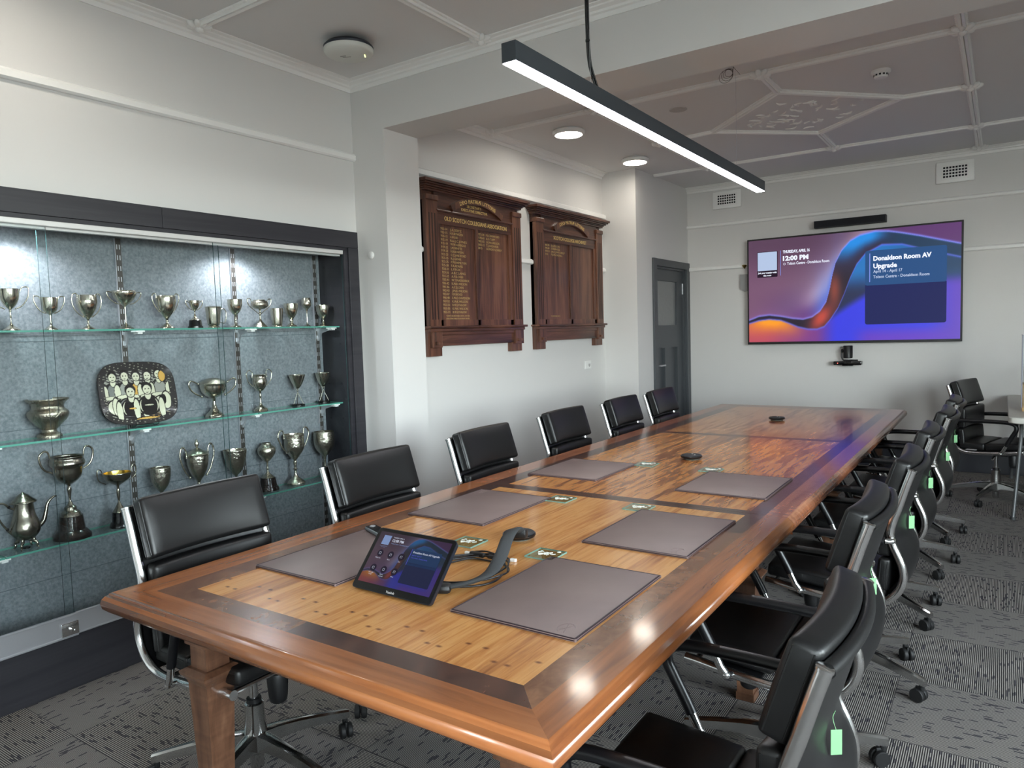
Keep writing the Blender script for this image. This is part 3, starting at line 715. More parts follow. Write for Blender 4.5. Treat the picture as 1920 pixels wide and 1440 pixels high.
# coiled cables behind the tablet
CAB = mat('cable_sheath', (14, 15, 20), .3)
t = empty('cable_coil', (-1.30, 1.60, TZ), 0, 'loops of black cable with white plug lying behind the tablet', 'cable')
b = NB()
for k in range(4):
    o = [(.02+.105*math.cos(a)*(1+.03*k)+.012*math.sin(3*a+k), .03+(.115+.012*k)*math.sin(a)+.008*math.cos(2*a+k), .0045+.0042*(k % 3)+.003*math.sin(2*a+k)**2) for a in [i*PI/9+.3*k for i in range(17)]]
    tube(b, smooth_pts(o, 4), .0028, 7)
tube(b, smooth_pts([(-.09, .16, .006), (-.03, .19, .012), (.05, .17, .006), (.10, .12, .008), (.11, .03, .007)], 5), .0028, 7)
obj('cable', b, CAB, t, 60)
b = NB(); box(b, -.062, -.008, .142, .158, .006, .020, bev=.004); box(b, .012, .046, .135, .149, .010, .022, bev=.004); obj('plug', b, BLKPL, t, 40)
b = NB(); box(b, -.082, -.060, .145, .155, .009, .016, bev=.001); obj('plug_tip', b, WHITEP, t); b = NB(); box(b, .070, .090, .172, .184, .0, .009, bev=.002); obj('plug_tip', b, WHITEP, t)
t = empty('cable_sleeve', (-1.25, 1.62, TZ), 0, 'charcoal fabric cable sleeve arching from the tablet to the nearest microphone', 'cable sleeve')
SLV = mat('sleeve_fabric', (50, 52, 54), .85, bump=(500, .6, .001))
pth = smooth_pts([(.012, -.145, .013), (.05, -.10, .016), (.068, -.02, .022), (.045, .07, .042), (.005, .17, .07), (-.02, .25, .07), (-.035, .30, .045)], 6)
b = NB(); vs = []
for i, p in enumerate(pth):
    q = pth[min(i+1, len(pth)-1)]-pth[max(i-1, 0)]; q.normalize(); s_ = q.cross(Vector((0, 0, 1))).normalized(); up = s_.cross(q).normalized()
    tw = .3*math.sin(i*.25); w_ = .019; sd = s_*math.cos(tw)+up*math.sin(tw)
    vs.append([b.verts.new(p+sd*w_*math.cos(a)+up*.007*math.sin(a)) for a in [k*PI/5 for k in range(10)]])
for i in range(len(vs)-1):
    for k in range(10): b.faces.new((vs[i][k], vs[i][(k+1) % 10], vs[i+1][(k+1) % 10], vs[i+1][k]))
b.faces.new(vs[0][::-1]); b.faces.new(vs[-1])
obj('sleeve', b, SLV, t, 60)
b = NB(); box(b, -.022, .022, -.016, .016, -.016, .016, bev=.007, mat=Matrix.Translation((-.033, .295, .045)) @ Matrix.Rotation(.3, 4, 'Z')); obj('end_cuff', b, BLKPL, t, 40)
b = NB(); box(b, -.02, .03, -.02, .02, -.0001, .024, bev=.01, mat=Matrix.Translation((.004, -.155, .0)) @ Matrix.Rotation(.5, 4, 'Z')); obj('end_cuff', b, BLKPL, t, 40)
# ------------------------------------------------------------------ office chairs
def rel(bm, vs, f):
    for v in vs: v.co = Vector(f(v.co))
BOW = lambda y: -.026*(1-min(1, abs(y)/.235)**2)
def pad_bm(p0, p1, th, hw=.222, side=1, seams=True):
    """cushion whose length runs p0->p1 in the x,z plane; th is its thickness on the side towards the sitter"""
    a = Vector((p0[0], 0, p0[1])); c = Vector((p1[0], 0, p1[1])); d = c-a; L_ = d.length; d.normalize(); n = Vector((d.z, 0, -d.x))*side
    b = NB(); vs = box(b, 0, L_, -hw, hw, 0, th, bev=.014, seg=3)
    for k in range(-4, 5):
        bmesh.ops.bisect_plane(b, geom=b.verts[:]+b.edges[:]+b.faces[:], plane_co=(0, k*hw/5, 0), plane_no=(0, 1, 0))
    for k in (.3, .5, .7):
        bmesh.ops.bisect_plane(b, geom=b.verts[:]+b.edges[:]+b.faces[:], plane_co=(L_*k, 0, 0), plane_no=(1, 0, 0))
    def f(q):
        s, y, t = q
        puff = .010*(1-(2*s/L_-1)**2)*(1-(y/hw)**4)*(t/th)
        return a+d*s+n*(t+puff)+Vector((0, y, 0))
    if seams:
        for t_ in (.010, th-.010):
            for s_ in (.006, L_-.006):
                tube(b, [(s_, hw*k/8, t_) for k in range(-8, 9)][1:-1], .0022, 5)
        for s in (-1, 1):
            for t_ in (.012, th-.012): tube(b, [(.012, s*(hw-.001), t_), (L_-.012, s*(hw-.001), t_)], .0020, 5)
    for v in b.verts: v.co = f(v.co)
    return b
RAILP = [(-.268, .905), (-.250, .85), (-.226, .77), (-.205, .705), (-.200, .665), (-.208, .625), (-.226, .585), (-.240, .545), (-.243, .505), (-.232, .465), (-.205, .428), (-.165, .402), (-.11, .392), (0, .396), (.12, .408), (.205, .420), (.245, .424)]
def make_chair():
    r = empty('office_chair')
    # base
    b = NB(); lathe(b, [(.020, .025), (.022, .03), (.022, .075), (.034, .085), (.038, .10), (.036, .165), (.032, .20), (.031, .245), (.026, .25)], seg=28)
    for k in range(5):
        a = 2*PI*k/5; m = Matrix.Rotation(a, 4, 'Z')
        st = [(.025, .150, .024, .060), (.07, .148, .021, .048), (.14, .138, .018, .040), (.22, .122, .016, .034), (.29, .106, .014, .030), (.325, .098, .0135, .028), (.336, .094, .011, .026)]
        rg = []
        for x, zt, w, h in st:
            rg.append([b.verts.new(m @ Vector(p)) for p in ((x, -w, zt-h), (x, -w*.9, zt-.006), (x, -w*.45, zt), (x, w*.45, zt), (x, w*.9, zt-.006), (x, w, zt-h))])
        for i in range(len(rg)-1):
            for j in range(6): b.faces.new((rg[i][j], rg[i][(j+1) % 6], rg[i+1][(j+1) % 6], rg[i+1][j]))
        b.faces.new(rg[0][::-1]); b.faces.new(rg[-1])
        tube(b, [m @ Vector((.322, 0, .075)), m @ Vector((.322, 0, .055))], .008, 8)
    base = obj('star_base', b, ALU, r, 35)
    c0 = None
    for k in range(5):
        a = 2*PI*k/5
        if c0 is None:
            b = NB()
            for s in (-1, 1):
                lathe(b, [(.012, 0), (.024, 0), (.0265, .003), (.0265, .015), (.024, .018), (.012, .018)], seg=20, mat=Matrix.Translation((-.012, s*.0125, .0268)) @ Matrix.Rotation(-s*PI/2, 4, 'X') @ Matrix.Translation((0, 0, -.009)))
            box(b, -.024, .008, -.0045, .0045, .022, .060, bev=.004)
            lathe(b, [(.010, .048), (.010, .066)], 0, 0, 0, 10)
            c0 = obj('caster', b, RUB, base, 35); c = c0
        else: c = c0.copy(); C.objects.link(c)
        c.parent = base; c.location = (.322*math.cos(a), .322*math.sin(a), 0); c.rotation_euler = (0, 0, a+k*1.3)
    b = NB(); lathe(b, [(.024, .245), (.024, .262), (.017, .264)], seg=20, mi=1); lathe(b, [(.0145, .25), (.0145, .40)], seg=20); obj('gas_lift', b, [CHROME, BLKPL], r, 40)
    b = NB(); box(b, -.12, .10, -.062, .062, .352, .398, bev=.012); box(b, -.05, .13, -.10, .10, .385, .405, bev=.006)
    box(b, .02, .16, -.235, .235, .392, .404, bev=.003)
    lathe(b, [(.020, .262), (.027, .268), (.030, .285), (.034, .345), (.030, .36)], .115, .01, 0, 20)
    obj('tilt_mechanism', b, BLKPL, r, 40)
    b = NB(); tube(b, smooth_pts([(.02, -.05, .375), (.03, -.12, .368), (.03, -.19, .345)], 4), .0085, 8); obj('height_lever', b, CHROME, r, 40)
    # side rails
    for s in (-1, 1):
        b = NB(); P = smooth_pts([(x, s*.236, z) for x, z in RAILP], 4); tube(b, P, .0145, 12)
        lathe(b, [(.0145, 0), (.016, .001), (.016, .006), (.0145, .007)], seg=14, mat=Matrix.Translation(P[0]-Vector((-.02, 0, .06)).normalized()*.004) @ Vector((-.3, 0, 1)).to_track_quat('Z', 'Y').to_matrix().to_4x4())
        obj('side_rail', b, CHROME, r, 40)
    for x, z in ((-.212, .600), (-.10, .388), (.215, .418)):
        b = NB(); tube(b, [(x, -.236, z), (x, .236, z)], .008, 8); obj('cross_bar', b, CHROME, r, 40)
    # leather sling behind the pads
    b = NB(); P = smooth_pts([(x, 0, z) for x, z in RAILP[:12]], 3); n = len(P); W = 12; G = []
    for i, p in enumerate(P):
        row = []
        for k in range(W+1):
            y = -.226+.452*k/W; row.append((Vector((p.x+BOW(y)*(1 if i < n*.6 else max(0, 1-(i-n*.6)/(n*.4))), y, p.z-(.006 if i == 0 else 0)))))
        G.append(row)
    F = [[b.verts.new(q+Vector((.004, 0, 0))) for q in row] for row in G]; K = [[b.verts.new(q-Vector((.008, 0, 0))) for q in row] for row in G]
    for i in range(n-1):
        for k in range(W): b.faces.new((F[i][k], F[i][k+1], F[i+1][k+1], F[i+1][k])); b.faces.new((K[i][k], K[i+1][k], K[i+1][k+1], K[i][k+1]))
    for k in range(W): b.faces.new((F[0][k], K[0][k], K[0][k+1], F[0][k+1])); b.faces.new((F[-1][k], F[-1][k+1], K[-1][k+1], K[-1][k]))
    for i in range(n-1): b.faces.new((F[i][0], F[i+1][0], K[i+1][0], K[i][0])); b.faces.new((F[i][W], K[i][W], K[i+1][W], F[i+1][W]))
    tube(b, [(-.268+BOW(-.226+.452*k/12), -.226+.452*k/12, .897) for k in range(13)], .014, 10)
    obj('back_sling', b, LEATH, r, 50)
    for nm, p0, p1, th in (('back_pad', (-.262, .925), (-.202, .738), .060), ('back_pad', (-.197, .732), (-.196, .575), .052), ('back_pad', (-.200, .568), (-.188, .44), .046)):
        b = pad_bm(p1, p0, th)
        for v in b.verts: v.co.x += BOW(v.co.y)
        obj(nm, b, LEATH, r, 40)
    for p0, p1, th in (((-.19, .418), (-.015, .414), .052), ((-.012, .414), (.245, .436), .052)):
        b = pad_bm(p0, p1, th, hw=.220, side=-1); obj('seat_pad', b, LEATH, r, 40)
    for s in (-1, 1):
        b = NB(); o = .275*s
        P = smooth_pts([(-.185, o, .648), (-.12, o, .652), (.02, o, .656), (.15, o, .654), (.198, o, .638), (.206, o, .605), (.190, o, .57), (.158, o, .51), (.142, o, .478)], 5)
        tube(b, P, .0155, 10)
        ar = obj('armrest', b, LEATHS, r, 45)
        b = NB(); tube(b, smooth_pts([(-.205, .236*s, .648), (-.212, .262*s, .648), (-.185, o, .648)], 3), .010, 8); obj('arm_bracket', b, CHROME, ar, 45); b = NB(); tube(b, [(.144, o, .482), (.124, o, .438), (.110, o, .421)], .0125, 10)
        bmesh.ops.create_icosphere(b, subdivisions=2, radius=.0135, matrix=Matrix.Translation((.108, o, .416))); tube(b, [(.108, o, .416), (.095, .236*s, .406)], .008, 8)
        obj('arm_joint', b, CHROME, ar, 45)
    return r
TAGM = mat('green_asset_tag', (120, 168, 122), .6, spec=.2)
proto = make_chair()
def kids(o): return [x for x in bpy.data.objects if x.parent is o]
first = [True]
def place(x, y, face, label, dz=0, spin=0, tagged=False, group=None):
    if first[0]: c = proto; first[0] = False
    else: c = copy_tree(proto_src)
    c.location = (x, y, 0); c.rotation_euler = (0, 0, face); tag(c, label, 'chair', group)
    for k in kids(c):
        if k.name.startswith('star_base'): k.rotation_euler = (0, 0, spin-face)
        elif not k.name.startswith('gas_lift'): k.location.z = min(dz, .002) if k.name.startswith('armrest') else dz
    if tagged:
        b = NB(); box(b, -.0008, .0008, -.011, .011, -.05, 0, bev=.0004); tube(b, smooth_pts([(0, 0, -.002), (.006, .004, .02), (.004, 0, .035)], 4), .0008, 5)
        g = obj('asset_tag', b, TAGM, c); g.location = (-.250, .02, .69+dz); g.rotation_euler = (0, 0, math.radians(-55)); g['label'] = 'small pale green tag on a wire'
    return c
proto_src = proto
CHL = 'black leather soft pad office chairs around the boardroom table'
D18 = math.radians(18)
ORD = ['first', 'second', 'third', 'fourth', 'fifth', 'sixth']
LX = [(-2.035, 1.425, 0), (-1.985, 2.185, 0), (-2.005, 3.01, .01), (-2.04, 3.91, -.01), (-2.03, 4.72, 0), (-2.03, 5.44, .01)]
LL = ['black leather office chair nearest the camera on the left, before the trophy cabinet',
      'second black leather office chair on the left side, half in front of the cabinet edge',
      'third black leather office chair on the left side, beneath the larger honour board',
      'fourth black leather office chair on the left side, beneath the smaller honour board',
      'fifth black leather office chair on the left side, below the wall socket',
      'sixth and farthest black leather office chair on the left side, before the grey door']
RL = ['black leather office chair nearest the camera on the right side of the table',
      'second black leather office chair from the camera on the right side of the table',
      'third black leather office chair from the camera on the right side of the table',
      'fourth black leather office chair from the camera on the right side of the table',
      'fifth black leather office chair from the camera on the right side of the table',
      'sixth and farthest black leather office chair on the right side of the table']
RX = [(-.503, 1.46, -.028, 36), (-.556, 2.33, -.004, 38), (-.531, 3.15, -.004, -22), (-.524, 3.95, -.003, -36), (-.498, 4.77, -.004, -44), (-.494, 5.50, -.006, -47)]
for i, (x, y, rz) in enumerate(LX):
    c = place(x+.002, y-.002, rz, LL[i], .013, math.radians(3 if i == 0 else 20+i*31), False, CHL)
    if i == 0: near_left = c
for i, (x, y, dz, sp) in enumerate(RX): place(x, y, PI+(.012, .005, .008, .0, -.02, -.01)[i], RL[i], dz, math.radians(sp), True, CHL)
place(-.03, 6.77, math.radians(-16), 'black leather office chair by the far right corner, turned to the pale side table', .01, math.radians(250), False)
for k in kids(near_left):            # shorter arms, clear of the table leg
    if k.name.startswith('armrest'): k.scale.x = .58; k.location.x = -.08
TR={
 'T1':{'x':-3.365,'y':1.324,'z':1.506,'prof':[(0.0322,0.0),(0.0318,0.004),(0.0187,0.014),(0.0067,0.025),(0.003,0.036),(0.003,0.054),(0.0049,0.058),(0.003,0.061),(0.0034,0.077),(0.0052,0.081),(0.0045,0.086),(0.0112,0.093),(0.0243,0.109),(0.0329,0.131),(0.0363,0.154),(0.0374,0.169)],'h':[(0.0405,0.161),(0.0485,0.1775),(0.0725,0.1785),(0.071,0.145),(0.059,0.12),(0.041,0.0995),(0.018,0.089)]},
 'T2':{'x':-3.365,'y':1.474,'z':1.506,'prof':[(0.0252,0.0),(0.0248,0.004),(0.016,0.012),(0.0064,0.021),(0.0036,0.033),(0.004,0.042),(0.004,0.054),(0.004,0.064),(0.0088,0.069),(0.022,0.08),(0.0288,0.094),(0.032,0.118),(0.0332,0.137)],'h':[(0.035,0.133),(0.0415,0.143),(0.059,0.1425),(0.0605,0.1275),(0.0525,0.104),(0.0375,0.0825),(0.0155,0.071)]},
 'T3':{'x':-3.365,'y':1.627,'z':1.506,'prof':[(0.0298,0.0),(0.0234,0.008),(0.0085,0.018),(0.0038,0.03),(0.006,0.035),(0.0043,0.041),(0.0077,0.048),(0.0153,0.058),(0.0247,0.073),(0.0349,0.092),(0.0417,0.117),(0.0409,0.136),(0.0392,0.151)],'h':[(0.038,0.141),(0.04,0.155),(0.0525,0.159),(0.061,0.1465),(0.0625,0.122),(0.0545,0.0925),(0.038,0.07),(0.019,0.057)]},
 'T4':{'x':-3.365,'y':1.795,'z':1.506,'prof':[(0.0341,0.0),(0.0327,0.005),(0.0205,0.013),(0.0073,0.024),(0.0041,0.031),(0.0032,0.062),(0.0045,0.098),(0.0055,0.106),(0.0114,0.111),(0.0272,0.124),(0.0432,0.144),(0.0513,0.165),(0.0509,0.175)],'h':[(0.056,0.1685),(0.0645,0.171),(0.0785,0.17),(0.076,0.154),(0.0645,0.1365),(0.044,0.121),(0.023,0.1145)]},
 'T5':{'x':-3.365,'y':1.995,'z':1.506,'prof':[(0.0351,0.0),(0.0322,0.007),(0.0185,0.018),(0.0063,0.029),(0.0073,0.037),(0.0059,0.042),(0.0098,0.05),(0.0205,0.064),(0.0341,0.085),(0.0429,0.112),(0.0463,0.139),(0.0453,0.157)],'h':[(0.0485,0.147),(0.0485,0.1645),(0.0595,0.169),(0.0685,0.155),(0.066,0.1335),(0.0545,0.1065),(0.037,0.0825)]},
 'T6':{'x':-3.365,'y':2.144,'z':1.506,'prof':[(0.0266,0.04),(0.023,0.044),(0.0102,0.054),(0.0051,0.065),(0.0026,0.073),(0.0041,0.085),(0.0102,0.093),(0.0195,0.107),(0.0246,0.123),(0.0256,0.137)],'pl':[(0.0359,0.0),(0.0358,0.009),(0.0318,0.011),(0.0282,0.04)],'h':[(0.0275,0.1275),(0.0395,0.1365),(0.0465,0.1355),(0.044,0.1205),(0.033,0.1035),(0.012,0.09)]},
 'T7':{'x':-3.365,'y':2.247,'z':1.506,'prof':[(0.0307,0.0),(0.0265,0.008),(0.0222,0.012),(0.0291,0.017),(0.0328,0.043),(0.036,0.071),(0.0386,0.103),(0.0397,0.107)],'hr':[(0.0435,0.0955),(0.0635,0.0985),(0.0755,0.0775),(0.071,0.043),(0.0605,0.0245),(0.037,0.0305)]},
 'T8':{'x':-3.365,'y':2.377,'z':1.506,'prof':[(0.0302,0.0),(0.0247,0.008),(0.0088,0.019),(0.0044,0.031),(0.006,0.043),(0.0044,0.054),(0.0077,0.067),(0.0192,0.078),(0.0302,0.095),(0.0363,0.119),(0.0374,0.147)]},
 'T9':{'x':-3.365,'y':2.531,'z':1.506,'prof':[(0.0391,0.0),(0.0345,0.007),(0.0172,0.025),(0.0069,0.04),(0.0046,0.062),(0.008,0.074),(0.0046,0.086),(0.0069,0.097),(0.0258,0.101),(0.0436,0.113),(0.0459,0.128),(0.0413,0.14),(0.0298,0.148)],'h':[(0.0505,0.131),(0.0575,0.1535),(0.0755,0.1525),(0.074,0.131),(0.058,0.11),(0.029,0.089),(0.009,0.074)]},
 'T10':{'x':-3.365,'y':2.642,'z':1.506,'prof':[(0.0284,0.0),(0.0284,0.004),(0.026,0.01),(0.0278,0.016),(0.0308,0.044),(0.0331,0.075),(0.0349,0.102)]},
 'T11':{'x':-3.365,'y':2.741,'z':1.506,'prof':[(0.0316,0.0),(0.0279,0.008),(0.0152,0.018),(0.0085,0.027),(0.0121,0.035),(0.0085,0.043),(0.0194,0.056),(0.0303,0.075),(0.0376,0.1),(0.0388,0.131)]},
 'T12':{'x':-3.365,'y':2.854,'z':1.506,'prof':[(0.0281,0.0),(0.0187,0.006),(0.005,0.016),(0.0037,0.042),(0.0037,0.074),(0.0075,0.099),(0.0187,0.11),(0.0275,0.126),(0.0274,0.145),(0.0237,0.165)]},
 'T13':{'x':-3.365,'y':2.976,'z':1.506,'prof':[(0.0334,0.0),(0.0309,0.005),(0.0161,0.015),(0.009,0.025),(0.0064,0.035),(0.0077,0.045),(0.018,0.055),(0.0308,0.071),(0.0385,0.098),(0.0398,0.125)]},
 'T14':{'x':-3.385,'y':1.445,'z':1.05,'prof':[(0.0475,0.0),(0.0467,0.009),(0.0402,0.016),(0.0306,0.022),(0.029,0.028),(0.0282,0.032),(0.0382,0.042),(0.0563,0.061),(0.0724,0.08),(0.0785,0.099),(0.0756,0.111),(0.0627,0.123),(0.0611,0.135),(0.0684,0.149),(0.0788,0.157),(0.0812,0.163)]},
 'T16':{'x':-3.385,'y':2.235,'z':1.05,'prof':[(0.0481,0.0),(0.0427,0.011),(0.0267,0.025),(0.015,0.042),(0.0096,0.06),(0.0075,0.077),(0.0107,0.093),(0.0246,0.1),(0.0438,0.112),(0.0587,0.129),(0.0641,0.146),(0.0667,0.166),(0.0726,0.171),(0.0683,0.175),(0.0507,0.186),(0.0267,0.196),(0.0043,0.199)],'h':[(0.0845,0.1735),(0.1205,0.1905),(0.1355,0.176),(0.126,0.146),(0.099,0.1225),(0.067,0.107)]},
 'T17':{'x':-3.385,'y':2.519,'z':1.05,'prof':[(0.0394,0.0),(0.0336,0.01),(0.0203,0.022),(0.0093,0.032),(0.0058,0.047),(0.0052,0.071),(0.0075,0.081),(0.0052,0.09),(0.0069,0.103),(0.022,0.114),(0.0347,0.133),(0.0394,0.157),(0.0376,0.175),(0.0347,0.189),(0.0422,0.196)],'h':[(0.0475,0.1845),(0.045,0.212),(0.0635,0.224),(0.081,0.209),(0.0795,0.1865),(0.071,0.16),(0.045,0.1355)]},
 'T18':{'x':-3.385,'y':2.775,'z':1.05,'prof':[(0.0037,0.097),(0.0136,0.104),(0.0247,0.12),(0.0371,0.146),(0.0445,0.168),(0.0464,0.178)],'pl':[(0.0384,0.0),(0.0384,0.007),(0.0309,0.012)]},
 'T19':{'x':-3.385,'y':2.967,'z':1.05,'prof':[(0.0039,0.096),(0.0162,0.104),(0.0291,0.125),(0.0389,0.151),(0.044,0.178)],'pl':[(0.0376,0.0),(0.0376,0.008),(0.0324,0.012)]},
 'T20':{'x':-3.352,'y':1.311,'z':0.603,'prof':[(0.0253,0.038),(0.0357,0.046),(0.0479,0.061),(0.0545,0.077),(0.0549,0.093),(0.0501,0.114),(0.0414,0.14),(0.037,0.166),(0.0357,0.192),(0.0462,0.193),(0.047,0.199),(0.0305,0.213),(0.0196,0.224),(0.0087,0.232),(0.0022,0.237)],'pl':[(0.0131,0.0),(0.0131,0.006)]},
 'T21':{'x':-3.351,'y':1.491,'z':0.603,'prof':[(0.0415,0.098),(0.0353,0.114),(0.0249,0.123),(0.0232,0.136),(0.0133,0.144),(0.0083,0.155),(0.0046,0.165),(0.0058,0.185),(0.0083,0.204),(0.0091,0.216),(0.0058,0.226),(0.0083,0.233),(0.024,0.243),(0.0448,0.262),(0.0539,0.282),(0.0572,0.308),(0.0613,0.316),(0.0684,0.325),(0.0672,0.337),(0.063,0.349),(0.0655,0.357)],'pl':[(0.0739,0.0),(0.0739,0.013),(0.0581,0.033),(0.0523,0.037),(0.0448,0.098)],'h':[(0.068,0.357),(0.0745,0.3855),(0.0905,0.39),(0.1085,0.373),(0.106,0.3395),(0.0905,0.3105),(0.061,0.294)]},
 'T22':{'x':-3.345,'y':1.696,'z':0.603,'prof':[(0.0305,0.07),(0.0243,0.078),(0.0126,0.098),(0.0072,0.109),(0.004,0.119),(0.0072,0.144),(0.0076,0.169),(0.0054,0.178),(0.0063,0.189),(0.0112,0.194),(0.0305,0.206),(0.0503,0.221),(0.0566,0.239),(0.0584,0.249)],'pl':[(0.0449,0.0),(0.0449,0.007),(0.0386,0.022),(0.0341,0.024),(0.0305,0.069)],'h':[(0.063,0.2425),(0.0705,0.2715),(0.084,0.274),(0.088,0.254),(0.0815,0.2255),(0.0525,0.2055)]},
 'T23':{'x':-3.365,'y':1.912,'z':0.603,'prof':[(0.0267,0.0),(0.0233,0.005),(0.0068,0.018),(0.0039,0.085),(0.0049,0.106),(0.0068,0.114),(0.0194,0.128),(0.034,0.149),(0.0427,0.176),(0.0461,0.209),(0.0461,0.233)]},
 'T24':{'x':-3.365,'y':2.11,'z':0.603,'prof':[(0.0331,0.0),(0.0321,0.004),(0.0155,0.023),(0.0072,0.108),(0.0093,0.12),(0.0072,0.125),(0.0129,0.137),(0.0285,0.159),(0.0424,0.187),(0.0491,0.216),(0.0517,0.244),(0.0517,0.265),(0.0543,0.269),(0.0507,0.275),(0.0403,0.283),(0.0217,0.292),(0.0114,0.299),(0.0041,0.303),(0.0083,0.311),(0.0114,0.322),(0.0072,0.334),(0.0021,0.345)],'h':[(0.06,0.2575),(0.061,0.2915),(0.0765,0.314),(0.0905,0.294),(0.0925,0.26),(0.0825,0.221),(0.0685,0.187),(0.046,0.1565)]},
 'T25':{'x':-3.365,'y':2.326,'z':0.603,'prof':[(0.0321,0.0),(0.0304,0.004),(0.0083,0.025),(0.005,0.09),(0.0055,0.114),(0.01,0.123),(0.0249,0.138),(0.0415,0.167),(0.0509,0.197),(0.0564,0.226),(0.0597,0.256)]},
 'T26':{'x':-3.376,'y':2.533,'z':0.603,'prof':[(0.0381,0.072),(0.0235,0.083),(0.0117,0.095),(0.0047,0.108),(0.007,0.12),(0.0047,0.132),(0.007,0.157),(0.0147,0.163),(0.0293,0.179),(0.044,0.2),(0.0487,0.219),(0.0457,0.237),(0.0352,0.247),(0.0264,0.256),(0.0235,0.263)],'pl':[(0.0575,0.0),(0.0575,0.005),(0.0528,0.021),(0.047,0.024),(0.0399,0.07)]},
 'T27':{'x':-3.382,'y':2.728,'z':0.603,'prof':[(0.0519,0.0),(0.0506,0.008),(0.0371,0.021),(0.0154,0.04),(0.0086,0.06),(0.0074,0.079),(0.0136,0.085),(0.0074,0.092),(0.0111,0.124),(0.0062,0.134),(0.0154,0.143),(0.0278,0.16),(0.0444,0.182),(0.0555,0.208),(0.0568,0.24),(0.0555,0.272),(0.0567,0.285)],'h':[(0.0695,0.269),(0.073,0.3075),(0.091,0.317),(0.1095,0.291),(0.103,0.259),(0.083,0.2205),(0.0555,0.1855)]},
 'T28':{'x':-3.365,'y':2.936,'z':0.603,'prof':[(0.0402,0.0),(0.0291,0.01),(0.0078,0.033),(0.0058,0.076),(0.0065,0.103),(0.0091,0.12),(0.0129,0.13),(0.0324,0.15),(0.0518,0.177),(0.0615,0.21),(0.0615,0.244),(0.0595,0.274)]},
}
# ------------------------------------------------------------------ display cabinet
CX, CB = -3.215, -3.445          # front face / back panel
CY0, CY1 = .25, 3.14
FELT = mat('grey_felt_panel', (138, 143, 147), .95, bump=(170, .6, .003), vary=(85, (106, 113, 119)), spec=.1)
SHG = glassmat('shelf_glass', (240, 250, 247)); SHE = mat('glass_green_edge', (92, 158, 142), .15, spec=.8)
DGL = glassmat('cabinet_door_glass', (252, 254, 254), .9); DGE = mat('door_glass_edge', (40, 72, 72), .15, spec=.8)
cab = empty('display_cabinet', (CX, 1.7, 0), label='long dark framed trophy display cabinet with sliding glass doors and grey felt back', cat='cabinet')
def KB(bm, x0, x1, y0, y1, z0, z1, **k): return box(bm, x0-CX, x1-CX, y0-1.7, y1-1.7, z0, z1, **k)
b = NB(); KB(b, XW-.10, CX, CY0, 2.06, 1.968, 2.061, bev=.001) if False else None
KB(b, XW-.08, CX, CY0, 1.915, 1.966, 2.061, bev=.0012); KB(b, XW-.08, CX, 1.917, CY1, 1.966, 2.061, bev=.0012)
KB(b, XW-.08, CX, 3.062, CY1, 0, 1.965, bev=.0012)
KB(b, XW-.08, CX-.012, CY0, 3.062, 1.946, 1.967); KB(b, XW-.08, CX-.012, 3.032, 3.064, .0, 1.95)
KB(b, XW-.08, CX, CY0, 3.062, 0, .228, bev=.0012)
KB(b, CB-.02, CX-.012, CY0-.04, CY0, 0, 2.0)
obj('frame', b, LAM, cab)
b = NB(); KB(b, CB-.02, CX-.02, 3.030, 3.05, .2, 1.97)
side = obj('side_panel', b, LAM, cab)
b = NB()
for z in (1.86, 1.70, 1.40, 1.16, .95, .75):
    for x in (-3.29, -3.40): tube(b, [(x-CX, 3.0302-1.7, z), (x-CX, 3.0290-1.7, z)], .005, 10)
obj('peg_hole', b, BLKPL, side)
b = NB(); KB(b, CB-.012, CB, CY0, 3.03, .20, 1.49, bev=.0008); KB(b, CB-.012, CB, CY0, 3.03, 1.4915, 1.97, bev=.0008)
obj('back_panel', b, FELT, cab)
b = NB()
for z in (1.46, 1.086, .74, .42): KB(b, CB, CB+.0012, CY0, 3.03, z, z+.0022)
obj('panel_joint', b, mat('felt_joint', (78, 88, 94), .9), cab)
b = NB(); KB(b, CB, CX-.03, CY0, 3.03, 1.950, 1.966); obj('top_board', b, mat('cabinet_soffit', (120, 122, 124), .6), cab)
b = NB(); KB(b, CB, CX-.04, CY0, 3.03, .20, .236); obj('bottom_board', b, FELT, cab)
b = NB(); KB(b, CX-.062, CX-.002, CY0, 3.020, 1.924, 1.946, bev=.002); KB(b, CX-.058, CX-.05, CY0, 3.02, 1.914, 1.926); KB(b, CX-.036, CX-.03, CY0, 3.02, 1.914, 1.926)
obj('top_track', b, mat('white_aluminium', (206, 206, 204), .35, .3), cab)
b = NB(); KB(b, CX-.060, CX+.006, CY0, 3.031, .228, .236, bev=.002); KB(b, CX-.004, CX+.004, 1.42, 3.031, .236, .318, bev=.001); KB(b, CX+.002, CX+.012, CY0, 1.42, .234, .316, bev=.001)
KB(b, CX-.004, CX+.008, 1.42, 3.031, .316, .322, bev=.002); KB(b, CX+.002, CX+.016, CY0, 1.42, .314, .322, bev=.002); KB(b, CX+.004, CX+.018, CY0, 1.42, .226, .236, bev=.003)
obj('bottom_track', b, SATIN, cab)
b = NB(); KB(b, CX+.002, CX+.022, 1.352, 1.420, .236, .292, bev=.003); lathe(b, [(.013, 0), (.013, .006), (.009, .008), (.009, .004), (.004, .004), (.004, .009)], seg=16, mat=Matrix.Translation((.022, 1.392-1.7, .262)) @ Matrix.Rotation(PI/2, 4, 'Y'))
obj('lock', b, CHROME, cab, 40)
